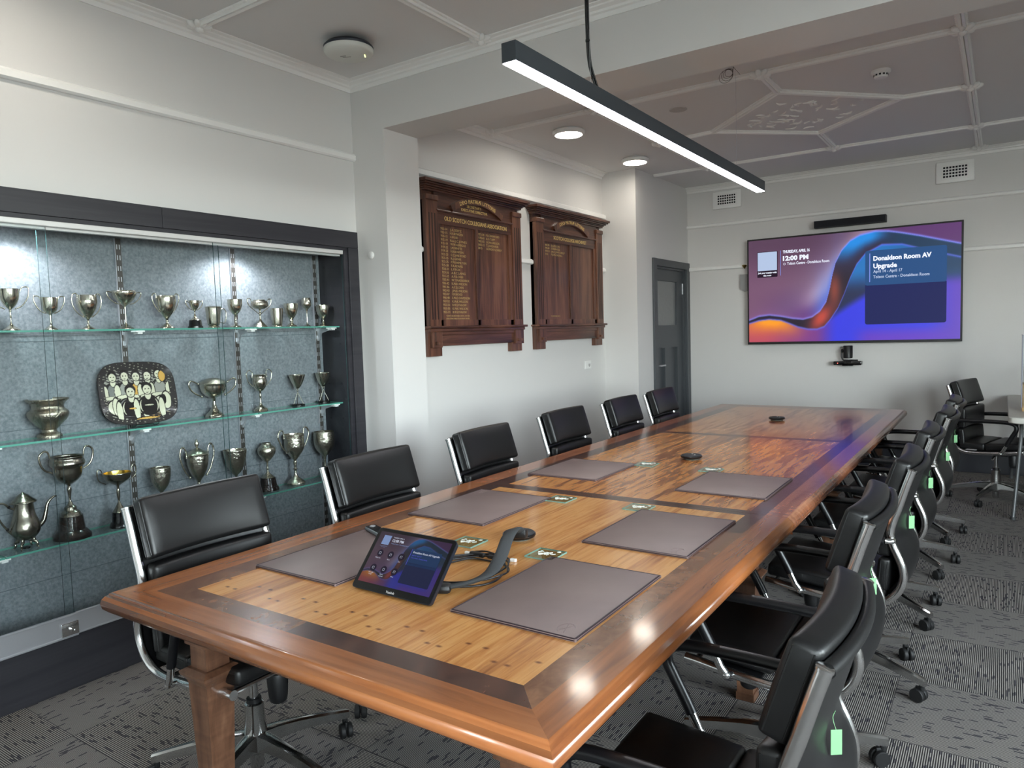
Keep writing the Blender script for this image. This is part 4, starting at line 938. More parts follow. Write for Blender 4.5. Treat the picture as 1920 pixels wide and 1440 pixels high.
for (y0, y1, x) in ((CY0, 1.424, CX-.024), (1.398, 2.226, CX-.046), (2.182, 3.028, CX-.024)):
    b = NB(); KB(b, x-.0025, x+.0025, y0, y1, .30, 1.925)
    bmesh.ops.recalc_face_normals(b, faces=b.faces)
    for f in b.faces: f.material_index = 0 if abs(f.normal.x) > .5 else 1
    obj('glass_door', b, [DGL, DGE], cab)
SZ = {1: 1.506, 2: 1.05, 3: .603}
for s, z in SZ.items():
    for (y0, y1) in ((CY0, 1.205), (1.209, 2.425), (2.429, 3.026)):
        b = NB(); KB(b, CB+.006, -3.283, y0, y1, z-.008, z)
        bmesh.ops.recalc_face_normals(b, faces=b.faces)
        for f in b.faces: f.material_index = 0 if abs(f.normal.z) > .5 else 1
        obj('glass_shelf', b, [SHG, SHE], cab)
BLKST = mat('upright_steel', (84, 80, 76), .35, .6)
for y in (1.207, 1.818, 2.427, 2.985):
    b = NB(); KB(b, CB, CB+.012, y-.013, y+.013, .24, 1.93)
    up = obj('slotted_upright', b, BLKST, cab)
    b = NB()
    for k in range(33):
        z = .28+k*.05
        for dy in (-.006, .006): KB(b, CB+.0118, CB+.0126, y+dy-.002, y+dy+.002, z, z+.022)
    obj('slot', b, SATIN, up)
    b = NB(); KB(b, CB+.0005, CB+.0125, y-.0155, y-.0132, .24, 1.93); obj('edge_strip', b, SATIN, up)
    for s, z in SZ.items():
        b = NB(); prism(b, [(CB+.012-CX, z-.010), (-3.30-CX, z-.010), (-3.30-CX, z-.016), (CB+.05-CX, z-.040), (CB+.024-CX, z-.085), (CB+.012-CX, z-.085)], 'y', y-1.7-.003, y-1.7+.003)
        br = obj('shelf_bracket', b, SATIN, cab)
        b = NB(); KB(b, -3.335, -3.285, y-.020, y+.020, z-.0155, z-.0085, bev=.002); KB(b, -3.33, -3.29, y-.012, y+.012, z-.024, z-.015, bev=.002); obj('shelf_clip', b, WHITEP, br)
for y in (1.345, 2.40):
    b = NB(); lathe(b, [(.034, 0), (.036, -.004), (.030, -.006)], seg=24); dl = obj('downlight', b, SATIN, cab, 40, loc=(-3.335-CX, y-1.7, 1.950))
    b = NB(); lathe(b, [(.030, -.0062), (.001, -.0064)], seg=24); obj('lamp_lens', b, emat('lamp_lens', (232, 242, 255), 14.0), dl)
# ---- trophies ---------------------------------------------------------------
TINFO = {
 'T1': ('trophy_cup', 'silver goblet trophy with angular wire handles at the left edge, top shelf', SILV),
 'T2': ('trophy_cup', 'small angular handled silver goblet on the top shelf, second from the left', SILV),
 'T3': ('trophy_cup', 'urn shaped silver cup with looping handles on the top shelf, left of the slotted upright', SILV),
 'T4': ('trophy_cup', 'wide shallow silver cup on a tall stem in front of the left upright, top shelf', SILV),
 'T5': ('trophy_cup', 'deep egg shaped silver cup with scroll handles just right of the left upright, top shelf', SILV),
 'T6': ('trophy_cup', 'miniature silver cup on a round black plinth, top shelf', SILV),
 'T7': ('tankard', 'silver tankard with one handle seen through the door overlap, top shelf', SILV),
 'T8': ('goblet', 'plain silver goblet in front of the middle upright, top shelf', SILV),
 'T9': ('trophy_cup', 'squat silver loving cup with a conical foot, top shelf', SILVC),
 'T10': ('beaker', 'straight sided silver beaker without handles, top shelf', SILV),
 'T11': ('goblet', 'silver goblet touching the beaker on its right, top shelf', SILV),
 'T12': ('wine_goblet', 'slender tall stemmed silver wine goblet, top shelf', SILV),
 'T13': ('goblet', 'silver goblet at the right end of the top shelf', SILV),
 'T14': ('rose_bowl', 'large hammered silver bowl on a waisted foot, middle shelf at left', SILVH),
 'T16': ('trophy_cup', 'wide silver rose bowl with domed mesh lid and two handles, middle shelf', SILV),
 'T17': ('trophy_cup', 'silver cup with curled ear handles, middle shelf', SILV),
 'T18': ('trophy_cup', 'small silver cup standing on crossed rods, left of its twin, middle shelf', SILV),
 'T19': ('trophy_cup', 'small silver cup standing on crossed rods, right end of the middle shelf', SILV),
 'T20': ('coffee_pot', 'silver coffee pot with curved spout on cast feet, bottom shelf', SILVD),
 'T21': ('trophy_cup', 'large tarnished two handled cup on a stepped black plinth, bottom shelf', SILVD),
 'T22': ('trophy_cup', 'shallow gilt lined cup with ring handles on a black plinth, bottom shelf', SILVD),
 'T23': ('goblet', 'handleless chased silver goblet with pointed base, bottom shelf, left of the covered urn', SILVC),
 'T24': ('covered_urn', 'ornate lidded silver urn with finial and scroll handles, bottom shelf', SILVC),
 'T25': ('goblet', 'wide mouthed engraved silver goblet behind the door edges, bottom shelf', SILVC),
 'T26': ('trophy_vase', 'round bellied silver vase on a brown black plinth, bottom shelf', SILVC),
 'T27': ('trophy_cup', 'tall chased silver cup with scrolled handles, bottom shelf', SILVC),
 'T28': ('goblet', 'large egg shaped embossed silver goblet at the right end of the bottom shelf', SILVC)}
LIDS = {'T16': 4, 'T20': 6, 'T24': 9}
def smprof(p, n=3):
    q = smooth_pts([(r, 0, z) for r, z in p], n); return [(max(.0006, v.x), v.z) for v in q]
for tid, d in TR.items():
    nm, lab, M_ = TINFO[tid]
    t = empty(nm, (d['x'], d['y'], d['z']), 0, lab, 'coffee pot' if nm == 'coffee_pot' else 'trophy', 'silver trophies in the display cabinet')
    pr = d['prof']
    zmin = (d['pl'][-1][1] if 'pl' in d else 0)
    # split the turned profile at its narrowest stem into foot and bowl
    lid = LIDS.get(tid)
    body = pr[:-lid] if lid else pr
    if tid in ('T18', 'T19'): foot, bowl = [], body
    elif tid == 'T20': foot, bowl = [], body
    elif tid in ('T14', 'T7', 'T10'):
        k = min(range(1, len(body)//2+1), key=lambda i: body[i][0]); foot, bowl = body[:k+1], body[k:]
    else:
        H_ = body[-1][1]; c = [i for i in range(1, len(body)-2) if body[i][1] < H_*.72]; m_ = min(body[i][0] for i in c)
        k = max(i for i in c if body[i][0] <= m_*1.35); foot, bowl = body[:k+1], body[k:]
    if foot and len(foot) > 1:
        b = NB(); lathe(b, smprof(foot), seg=28); obj('foot', b, M_, t, 50)
    b = NB()
    inner = [(max(.0005, r-.0022), z) for r, z in bowl[::-1]][:max(2, len(bowl)*2//3)]
    P_ = smprof(bowl)
    if not lid:
        top = P_[-1]; rim = [(top[0]+.0012, top[1]), (top[0]+.0008, top[1]+.0018), (top[0]-.0014, top[1]+.0012)]
        ip = [(max(.001, r-.003), z+.002) for r, z in P_[::-1] if z > P_[0][1]+(top[1]-P_[0][1])*.3]
        n0 = len(P_+rim); lathe(b, P_+rim+ip+[(.0006, ip[-1][1])], seg=32)
        if tid == 'T22':
            zc = P_[0][1]+(top[1]-P_[0][1])*.3
            bmesh.ops.recalc_face_normals(b, faces=b.faces)
            b.faces.ensure_lookup_table()
            per = 32
            for i, f in enumerate(b.faces):
                if i//per >= n0-1 and i < len(b.faces)-2: f.material_index = 1
    else: lathe(b, P_, seg=32)
    bo = obj('bowl', b, [M_, GILT], t, 50)
    if lid:
        lp = pr[-lid-1:]; b = NB(); lathe(b, smprof(lp), seg=32); obj('lid', b, SILVH if tid == 'T16' else M_, t, 50)
    if 'pl' in d:
        b = NB(); lathe(b, d['pl'], seg=32); obj('plinth', b, PLINB if tid in ('T21', 'T26') else EBON, t, 30)
    big = tid in ('T21', 'T24', 'T27', 'T16')
    for s in (-1, 1):
        h = d.get('h') or (d.get('hr') if s == 1 else None)
        if not h: continue
        b = NB(); q = smooth_pts([(0, s*y, z) for y, z in h], 4); n = len(q); R0 = .0034 if big else .0021
        tube(b, q, [R0*(1+.35*math.sin(PI*i/(n-1))) for i in range(n)], 8)
        if tid in ('T16', 'T17', 'T24', 'T27', 'T5', 'T3'):
            bmesh.ops.create_icosphere(b, subdivisions=2, radius=R0*1.7, matrix=Matrix.Translation(q[0])); bmesh.ops.create_icosphere(b, subdivisions=2, radius=R0*1.9, matrix=Matrix.Translation(q[-1]))
            k = n//4; bmesh.ops.create_icosphere(b, subdivisions=2, radius=R0*1.6, matrix=Matrix.Translation(q[k]))
        obj('handle', b, M_, t, 50)
    if tid in ('T18', 'T19'):
        zt = bowl[0][1]; b = NB()
        for k in range(3):
            a = k*2*PI/3+.5; tube(b, [(.032*math.cos(a), .032*math.sin(a), .010), (-.022*math.cos(a), -.022*math.sin(a), zt+.03)], .0022, 6)
        obj('crossed_rods', b, M_, t, 50)
    if tid == 'T20':
        b = NB()
        for k in range(4):
            a = PI/4+k*PI/2; c_, s_ = math.cos(a), math.sin(a)
            tube(b, smooth_pts([(.030*c_, .030*s_, .032), (.042*c_, .042*s_, .022), (.040*c_, .040*s_, .010), (.048*c_, .048*s_, .002)], 4), [.007]*3+[.005]*6+[.0032]*4, 8)
            bmesh.ops.create_icosphere(b, subdivisions=2, radius=.012, matrix=Matrix.Translation((.030*c_, .030*s_, .036)) @ Matrix.Diagonal((.6, .6, 1.2, 1)))
        obj('cast_foot', b, M_, t, 50)
        dy = .009; b = NB(); q = smooth_pts([(0, .046, .080), (0, .070, .100), (0, .082, .135), (0, .092, .172), (0, .112, .192), (0, .128, .196)], 4)
        tube(b, q, [.011-.0075*i/(len(q)-1) for i in range(len(q))], 10); obj('spout', b, M_, t, 50)
        b = NB(); q = smooth_pts([(0, -.030, .170), (0, -.050, .180), (0, -.072, .203), (0, -.094, .200), (0, -.096, .160), (0, -.084, .125), (0, -.060, .085), (0, -.048, .070)], 5)
        tube(b, q, .0042, 8); obj('handle', b, M_, t, 50)
        b = NB(); tube(b, [(0, -.052, .183), (0, -.056, .187)], .0062, 10); tube(b, [(0, -.066, .097), (0, -.063, .091)], .0062, 10); obj('insulator', b, EBON, t, 50)
# ---- painted plate on its stand --------------------------------------------
PW, PH = .368, .300
pt = empty('painted_plate', (-3.372, 1.846, 1.05), 0, 'rounded square black plate painted with a seated and standing rowing crew', 'plate')
PMX = Matrix.Translation((.012, 0, .008)) @ Matrix.Rotation(math.radians(90), 4, 'Z') @ Matrix.Rotation(math.radians(90-13), 4, 'X') @ Matrix.Translation((0, PH/2, 0)) @ Matrix.Rotation(math.radians(-1.5), 4, 'Z')
CRM, GREY_, OCH, INK = (206, 202, 178), (120, 120, 116), (204, 160, 84), (40, 36, 36)
def ell(x, y, cx, cy, rx, ry, a=0):
    dx, dy = x-cx, y-cy; c, s = math.cos(a), math.sin(a); return ((dx*c+dy*s)/rx)**2+((-dx*s+dy*c)/ry)**2
rp = random.Random(5)
FIG = []
def fig(cx, cy, s, vest, short, seated=False):
    # list of (kind, params, colour), drawn in order
    L = [('e', (cx, cy-.20*s, .115*s, .13*s), CRM), ('e', (cx, cy-.20*s, .085*s, .13*s), vest)]
    if not seated:
        L += [('e', (cx-.10*s, cy-.22*s, .04*s, .12*s), CRM), ('e', (cx+.10*s, cy-.22*s, .04*s, .12*s), CRM), ('e', (cx, cy-.29*s, .13*s, .035*s), CRM), ('e', (cx, cy-.42*s, .11*s, .12*s), short)]
    else:
        L += [('e', (cx-.13*s, cy-.24*s, .035*s, .15*s), CRM), ('e', (cx+.13*s, cy-.24*s, .035*s, .15*s), CRM), ('e', (cx-.02*s, cy-.40*s, .20*s, .065*s), short), ('e', (cx+.05*s, cy-.47*s, .20*s, .045*s), GREY_)]
    L += [('e', (cx, cy-.075*s, .035*s, .06*s), CRM), ('e', (cx, cy+.028*s, .056*s, .070*s), INK), ('e', (cx, cy, .048*s, .068*s), CRM), ('e', (cx-.017*s, cy+.008*s, .008*s, .008*s), INK), ('e', (cx+.017*s, cy+.008*s, .008*s, .008*s), INK), ('e', (cx, cy-.035*s, .014*s, .005*s), INK)]
    return L
for cx, cy, v, s_ in ((-.30, .26, GREY_, CRM), (-.145, .275, (150, 150, 142), GREY_), (.0, .265, OCH, CRM), (.15, .27, GREY_, CRM), (.30, .29, (150, 148, 140), CRM)): FIG += fig(cx, cy, 1.12, v, s_)
FIG += [('e', (.345, .26, .05, .10), OCH), ('e', (-.30, -.20, .05, .16), CRM), ('e', (.36, -.14, .07, .16), CRM), ('e', (.33, -.12, .03, .08), INK)]
FIG += fig(-.10, .02, 1.28, INK, OCH, True) + fig(.12, .05, 1.28, INK, OCH, True)
FIG += [('e', (-.10, -.24, .05, .014), OCH), ('e', (.12, -.20, .07, .012), CRM)]
NX, NY = 190, 160; me = bpy.data.meshes.new('plate_body'); vs = []; cols = []; fs = []; UVN = []
def sup(u, v, e=3.6): return (abs(u)**e+abs(v)**e)**(1/e)
for j in range(NY+1):
    for i in range(NX+1):
        u, v = 2*i/NX-1, 2*j/NY-1
        # square grid mapped into the rounded outline
        m_ = max(abs(u), abs(v)); s_ = sup(u, v); k = m_/s_ if s_ > 0 else 1; x, y = u*k, v*k
        dish = .010*min(1, max(0, (m_-.72)/.28))**1.3
        vs.append(tuple(PMX @ Vector((x*PW/2, y*PH/2, dish))))
        X, Y = x*.5, y*.5
        nz = math.sin(X*91+math.sin(Y*37)*3)*math.sin(Y*83+X*29)+math.sin(X*41+Y*133)*.6
        c = (52, 48, 48)
        if nz > 1.02 and m_ < .97: c = (150, 146, 132)
        if m_ < .84:
            if .12 < Y < .36: c = (150, 148, 138) if nz > .1 else (54, 50, 50)
            if -.34 < Y < -.05 and nz > -.1: c = (128, 126, 118)
            if abs(Y-.12) < .018: c = CRM
            if Y < -.33 and nz > .55: c = (186, 150, 92) if X > 0 else (150, 148, 136)
            hit = None
            for kind, (cx, cy, rx, ry), col in FIG:
                e = ell(X, Y, cx, cy, rx, ry)
                if e < 1: hit = INK if e > (.72 if rx > .03 else .9) else col
            if hit: c = hit
        cols.append(LIN(c))
for j in range(NY):
    for i in range(NX): a = j*(NX+1)+i; fs.append((a, a+1, a+NX+2, a+NX+1))
n0 = len(vs); bd = [i for i in range(NX+1)]+[(j)*(NX+1)+NX for j in range(1, NY+1)]+[NY*(NX+1)+i for i in range(NX-1, -1, -1)]+[j*(NX+1) for j in range(NY-1, 0, -1)]
bk = []
for i in bd:
    p = Vector(vs[i]); cc = PMX @ Vector((0, 0, 0)); q = cc+(p-cc)*.97+(PMX.to_3x3() @ Vector((0, 0, -.019))); vs.append(tuple(q)); cols.append(LIN((20, 20, 22))); bk.append(len(vs)-1)
for i in range(len(bd)): j = (i+1) % len(bd); fs.append((bd[i], bk[i], bk[j], bd[j]))
fs.append(tuple(bk))
me.from_pydata(vs, [], fs); at = me.color_attributes.new('paint', 'FLOAT_COLOR', 'POINT')
for i, c in enumerate(cols): at.data[i].color = (*c, 1)
for p in me.polygons: p.use_smooth = True
me.materials.append(vcmat('painted_glaze', 'paint', None, .12)); po = bpy.data.objects.new('plate_body', me); C.objects.link(po); po.parent = pt
st = empty('plate_stand', (-3.372, 1.846, 1.05), 0, 'thin black wire easel holding the painted plate', 'plate stand')
b = NB()
for s in (-.055, .055):
    tube(b, smooth_pts([(-.045, s*.4, .12), (-.030, s*.7, .06), (-.012, s, .004), (.03, s, .003), (.042, s, .008), (.044, s, .026)], 4), .0018, 6)
tube(b, [(-.012, -.055, .004), (-.012, .055, .004)], .0018, 6)
obj('easel_wire', b, BLKPL, st, 50)
# ------------------------------------------------------------------ honour boards
OAK = wood('dark_oak', [(.28, (52, 30, 22)), (.5, (88, 54, 40)), (.72, (116, 76, 56))], 'z', 55, 14, rough=.32, coat=.15)
OAKH = wood('dark_oak_crosswise', [(.28, (50, 29, 22)), (.5, (84, 51, 38)), (.72, (110, 70, 52))], 'y', 55, 14, rough=.32, coat=.15)
GOLD = mat('gold_leaf', (226, 196, 122), .45, .15); GOLDD = mat('worn_gold_leaf', (186, 160, 104), .5, .1)
def board(y0, y1, label, sub, head, rows1, rows2, foots, hw, mottow):
    """y0,y1 = outer faces of the pilasters"""
    cy = (y0+y1)/2; W = y1-y0; h = W/2
    t = empty('honour_board', (XW, cy, 0), label=label, cat='honour board', group='dark oak honour boards with gold lettering')
    B_ = lambda bm, x0, x1, a, c, z0, z1, **k: box(bm, x0, x1, a, c, z0, z1, **k)
    b = NB(); B_(b, .0, .030, -h, h, 1.36, 2.44); obj('backboard', b, OAK, t)
    b = NB()       # crown cornice, stepped profile returned at both ends
    steps = [(.066, .010, 2.418, 2.432), (.076, .018, 2.432, 2.442), (.092, .034, 2.442, 2.455), (.108, .050, 2.455, 2.466), (.120, .062, 2.466, 2.487)]
    for d_, o, z0, z1 in steps: B_(b, 0, d_, -h-o, h+o, z0, z1, bev=.003)
    obj('cornice', b, OAKH, t)
    b = NB(); B_(b, .0, .052, -h+.10, h-.10, 2.30, 2.425); obj('frieze', b, OAKH, t)
    b = NB(); B_(b, .0, .066, -h+.115, h-.115, 2.288, 2.302, bev=.003); obj('ledge_moulding', b, OAKH, t)
    for s in (-1, 1):
        b = NB(); c = s*(h-.062)
        B_(b, .0, .062, c-.062, c+.062, 1.49, 2.375, bev=.002); B_(b, .0, .072, c-.066, c+.066, 2.355, 2.392, bev=.006)
        pil = obj('pilaster', b, OAK, t)
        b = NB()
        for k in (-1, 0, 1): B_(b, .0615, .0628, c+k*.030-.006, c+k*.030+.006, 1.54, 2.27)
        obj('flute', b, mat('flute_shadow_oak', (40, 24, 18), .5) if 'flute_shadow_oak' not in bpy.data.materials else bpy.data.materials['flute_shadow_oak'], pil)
    b = NB(); B_(b, .0, .050, -h+.12, h-.12, 2.205, 2.292, bev=.003); obj('heading_rail', b, OAKH, t)
    b = NB(); B_(b, .0, .050, -h+.12, -h+.165, 1.49, 2.21, bev=.003); B_(b, .0, .050, h-.165, h-.12, 1.49, 2.21, bev=.003); B_(b, .0, .050, -.018, .018, 1.49, 2.21, bev=.004); B_(b, .0, .050, -h+.12, h-.12, 1.49, 1.54, bev=.003)
    obj('panel_frame', b, OAK, t)
    b = NB(); B_(b, .0, .036, -h+.15, -.01, 1.53, 2.21); B_(b, .0, .036, .01, h-.15, 1.53, 2.21); obj('name_panel', b, OAK, t)
    b = NB(); B_(b, .0, .075, -h-.004, h+.004, 1.455, 1.478, bev=.004); B_(b, .0, .092, -h-.022, h+.022, 1.478, 1.496, bev=.005); obj('shelf_moulding', b, OAKH, t)
    b = NB(); B_(b, .0, .045, -h+.10, h-.10, 1.355, 1.46, bev=.003); B_(b, .0, .055, -h+.12, h-.12, 1.43, 1.458, bev=.004); obj('apron', b, OAKH, t)
    for s in (-1, 1):
        b = NB(); c = s*(h-.072); B_(b, .0, .040, c-.075, c+.075, 1.285, 1.46, bev=.002); B_(b, .0, .066, c-.052, c+.068 if s > 0 else c+.052, 1.345, 1.457, bev=.003); B_(b, .066, .082, c-.028, c+.028, 1.365, 1.385, bev=.003)
        obj('bracket', b, OAK, t)
    # motto ribbon
    b = NB(); R_ = .64; rw = .023; zc = 2.403-R_
    n = 24; half = .325; A = []
    for i in range(n+1):
        a = -half/R_+2*half/R_*i/n
        A.append(((R_+rw)*math.sin(a), zc+(R_+rw)*math.cos(a), (R_-rw)*math.sin(a), zc+(R_-rw)*math.cos(a)))
    F = [(b.verts.new((.072, p[0], p[1])), b.verts.new((.072, p[2], p[3])), b.verts.new((.050, p[2], p[3])), b.verts.new((.050, p[0], p[1]))) for p in A]
    for i in range(n):
        for k in range(4): b.faces.new((F[i][k], F[i][(k+1) % 4], F[i+1][(k+1) % 4], F[i+1][k]))
    b.faces.new(F[0]); b.faces.new(F[-1][::-1])
    for s in (-1, 1):
        c = s*.292; z0 = 2.322
        q = [(.066, c+s*(.022-.0021*i)*math.cos(i*.55), z0+(.024-.0021*i)*math.sin(i*.55)) for i in range(10)]; tube(b, smooth_pts(q, 3), .0065, 8)
        tube(b, [(.052, c, z0), (.070, c, z0)], .009, 10)
    rb = obj('motto_ribbon', b, OAK, t, 50)
    MX = lambda x, y, z: Matrix.Translation((x, y, z)) @ Matrix.Rotation(PI/2, 4, 'Z') @ Matrix.Rotation(PI/2, 4, 'X')
    b = NB(); text_bm(b, 'DEO PATRIÆ LITTERIS', MX(.0726, 0, zc+R_-.013), .04, width=mottow, height=.026, align='CENTER', bend=R_-.013, bold=.0002)
    obj('motto_lettering', b, GOLD, rb)
    b = NB()
    if sub:
        text_bm(b, sub[0], MX(.0526, -.02, 2.354), .03, width=.185, height=.018, align='CENTER', bold=.0002); text_bm(b, sub[1], MX(.0526, -.02, 2.324), .03, width=.32, height=.019, align='CENTER', bold=.0002)
    text_bm(b, head, MX(.0506, 0 if not sub else .01, 2.234), .04, width=hw, height=.030, align='CENTER', bold=.0002)
    obj('heading_lettering', b, GOLD, t)
    b = NB()
    def rows(R, ya, yb, sc=1.0):
        for i, (yr, nm) in enumerate(R):
            z = 2.170-i*.0254
            text_bm(b, yr, MX(.0366, ya, z), .02, width=.0118*len(yr)*sc, height=.0165)
            text_bm(b, nm, MX(.0366, yb, z), .02, width=min(.26, .0148*len(nm))*sc, height=.0165)
    rows(rows1, -h+.172, -h+.285)
    if rows2: rows(rows2, .030, .135)
    for i, f in enumerate(foots): text_bm(b, f, MX(.0366, -h+.21 if len(foots) > 1 else -h+.25, 1.562-i*.020), .012, width=.27 if len(foots) > 1 else .16, height=.0105)
    obj('name_lettering', b, GOLDD, t)
    return t
R1 = [('1913-14', 'J.A.SEITZ'), ('1913-15', 'H.H.BOWDEN'), ('1914-15', 'G.WOOD'), ('1915-19', 'Rev.J.C.JONES'), ('1915-19', 'W.W.A.BRIGGS'), ('1919-22', 'J.M.WHYTE'), ('1919-23', 'H.H.BOWDEN'), ('1922-23', 'C.E.SANDFORD'), ('1923-25', 'R.J.GEHR'), ('1923-25', 'P.W.HAMILTON'), ('1925-28', 'F.R.ADAMS'), ('1928-31', 'L.P.FOX'), ('1929-36', 'A.B.C.LAING'), ('1931-35', 'A.F.SLOAN'), ('1935-41', 'W.T.McKENDRICK'), ('1936-42', 'K.McK.WILSON'), ('1941-46', 'A.F.SLOAN'), ('1942-43', 'J.McK.WILSON'), ('1943-47', 'F.M.WOOD'), ('1946-48', 'E.McC.DAVIDSON'), ('1947-52', 'K.McK.WILSON'), ('1952-53', 'B.W.LITHGOW'), ('1953-55', 'K.McK.WILSON'), ('1955-73', 'B.W.LITHGOW')]
R2 = [('1973-78', 'P.S.CRAWFORD'), ('1978-81', 'A.G.TAPP'), ('1982-02', 'L.K.McGREGOR'), ('2002-12', 'T.J.SHEARER'), ('2012-', 'S.R.MONTGOMERY')]
board(3.815, 4.985, 'larger dark oak honour board, nearer the camera, with two columns of gold names', ('SECRETARY-', 'EXECUTIVE DIRECTOR'), 'OLD SCOTCH COLLEGIANS ASSOCIATION', R1, R2, ['*JOINT SECRETARIES UNTIL 1947-48', 'EXECUTIVE DIRECTOR FROM 1994-95'], .77, .44)
board(5.215, 6.430, 'dark oak honour board farther away, near the wall corner, with only four gold names', None, 'SCOTCH COLLEGE ARCHIVIST', [('1983-98', 'D.J.FELSON'), ('1998-04', 'D.B.BRIGGS'), ('2003-11', 'DR.C.J.MITCHELL*'), ('2012-', 'P.J.McCASKILL')], None, ['*C.HONORIS 2014'], .60, .45)
# wall socket
t = empty('wall_socket', (XW, 6.185, 1.10), label='white double switch plate on the wall under the farther honour board', cat='socket')
b = NB(); box(b, 0, .010, -.060, .060, -.038, .038, bev=.003); obj('cover_plate', b, WHITEP, t)
b = NB(); box(b, .0095, .0106, .01, .018, -.01, .012); box(b, .0095, .0106, .03, .038, -.01, .012); box(b, .0095, .0106, .02, .026, -.02, -.008); obj('contact_slot', b, BLKPL, t)
t = tag(obj('wall_button', (lambda b: (lathe(b, [(.022, 0), (.022, .008), (.016, .013), (.001, .014)], seg=20, mat=Matrix.Rotation(PI/2, 4, 'X')), b)[1])(NB()), WHITEP, None, 40, (-3.19, YP, 1.93)), 'small round white button on the pier just right of the cabinet top', 'sensor')
# ------------------------------------------------------------------ television
tv = empty('television', (-1.285, 7.85, 1.78), label='large wall mounted television showing a purple and blue booking screen', cat='television')
TVW, TVH = 1.950, 1.105
b = NB(); box(b, -TVW/2, TVW/2, 0, .035, -TVH/2, TVH/2, bev=.003); box(b, -TVW/2+.2, TVW/2-.2, .03, .098, -.35, .35); obj('housing', b, BLKPL, tv)
VM = Matrix.Translation((0, -.0012, .004)) @ Matrix.Rotation(PI/2, 4, 'X')
sw, sh = 1.918, 1.064
VTV = vcmat('television_picture', 'picture', 1.0, .35)
scv = screen_mesh('screen', sw, sh, 380, 210, VM, VTV, tv, 1.0)
TU = [emat('tv_white', (235, 240, 255), 1.1, (5, 5, 5)), emat('tv_card_top', (50, 88, 140), .9, (5, 5, 8)), emat('tv_card', (44, 50, 104), .8, (5, 5, 8)), emat('tv_pale', (200, 215, 245), .9, (5, 5, 8)), emat('tv_dark', (46, 30, 48), .8, (5, 5, 8)), emat('tv_line', (130, 150, 235), 1.0, (5, 5, 8)), emat('tv_tile', (190, 208, 240), .9, (5, 5, 8))]
b = NB(); PX = lambda u: (u-.5)*sw; PY = lambda v: (v-.5)*sh
def tcard(u0, u1, v0, v1, r, z, mi): card(b, (PX(u0)+PX(u1))/2, (PY(v0)+PY(v1))/2, PX(u1)-PX(u0), PY(v1)-PY(v0), r, VM, z, mi)
tcard(.585, .942, .145, .515, .02, .001, 2); tcard(.585, .942, .500, .815, .02, .0014, 1)
tcard(.046, .154, .635, .885, .008, .001, 4); tcard(.049, .151, .700, .880, .004, .0014, 6)
tcard(.168, .1705, .645, .885, .0005, .001, 5); tcard(.604, .608, .53, .79, .002, .0018, 5)
TX = lambda u, v: VM @ Matrix.Translation((PX(u), PY(v), .0022))
text_bm(b, 'THURSDAY, APRIL 16', TX(.182, .856), .03, width=.262, height=.030, bold=.0012, extrude=0)
text_bm(b, '12:00 PM', TX(.182, .785), .05, width=.250, height=.048, bold=.0025, extrude=0)
text_bm(b, 'Tolson Centre - Donaldson Room', TX(.204, .742), .03, width=.405, height=.028, mi=0, bold=.0006, extrude=0)
tube(b, [tuple(VM @ Vector((PX(.190)+.010*math.cos(a)*1.0, PY(.752)+.010*math.sin(a), .002))) for a in [i*PI/5 for i in range(10)]], .0018, 5, closed=True)
text_bm(b, 'Join your meeting with', TX(.100, .672), .02, width=.190, height=.017, align='CENTER', bold=.0008, extrude=0)
text_bm(b, 'this room', TX(.100, .645), .02, width=.080, height=.017, align='CENTER', bold=.0008, extrude=0)
text_bm(b, 'Donaldson Room AV', TX(.622, .722), .05, width=.490, height=.044, bold=.0022, extrude=0)
text_bm(b, 'Upgrade', TX(.622, .654), .05, width=.205, height=.044, bold=.0022, extrude=0)
text_bm(b, 'April 14 - April 17', TX(.622, .612), .03, width=.250, height=.028, mi=3, bold=.0006, extrude=0)
text_bm(b, 'Tolson Centre - Donaldson Room', TX(.622, .563), .03, width=.475, height=.028, mi=3, bold=.0006, extrude=0)
obj('screen_text', b, TU, scv)
t = empty('soundbar', (-1.265, 7.87, 2.418), label='slim black soundbar on the wall above the television', cat='soundbar')
b = NB(); box(b, -.325, .325, -.04, .04, -.036, .036, bev=.006); obj('body', b, mat('soundbar_black', (30, 32, 38), .5), t, 40)
b = NB(); box(b, -.318, .318, -.0405, -.0395, -.030, .030); lathe(b, [(.004, 0), (.001, .001)], 0, 0, 0, 8, mat=Matrix.Translation((-.01, -.041, 0)) @ Matrix.Rotation(PI/2, 4, 'X')); obj('grille_cloth', b, mat('grille_cloth', (24, 26, 32), .9, bump=(700, .5, .0008)), t)
b = NB(); box(b, -.2, .2, .038, .08, -.02, .02); obj('wall_mount', b, BLKPL, t)
t = empty('video_camera', (-1.275, 7.86, 1.03), label='black conference camera on a bracket under the television', cat='camera')
b = NB(); lathe(b, [(.040, 0), (.043, .003), (.043, .120), (.040, .124)], 0, 0, .048, 28); obj('lens_barrel', b, BLKPL, t, 40)
b = NB(); tube(b, smooth_pts([(-.048, 0, .135), (-.058, 0, .12), (-.058, 0, .06), (-.045, 0, .030), (-.02, 0, .026), (.09, 0, .026)], 4), .007, 8); lathe(b, [(.017, 0), (.017, .016)], 0, 0, 0, 16, mat=Matrix.Translation((-.062, 0, .12)) @ Matrix.Rotation(PI/2, 4, 'Y')); obj('yoke', b, BLKPL, t, 40)
b = NB(); box(b, -.128, .128, -.05, .05, -.020, .018, bev=.006); box(b, -.05, .05, -.04, .04, -.028, -.018, bev=.004); box(b, -.05, .02, .04, .09, -.012, .012); obj('body', b, BLKGL, t, 40)
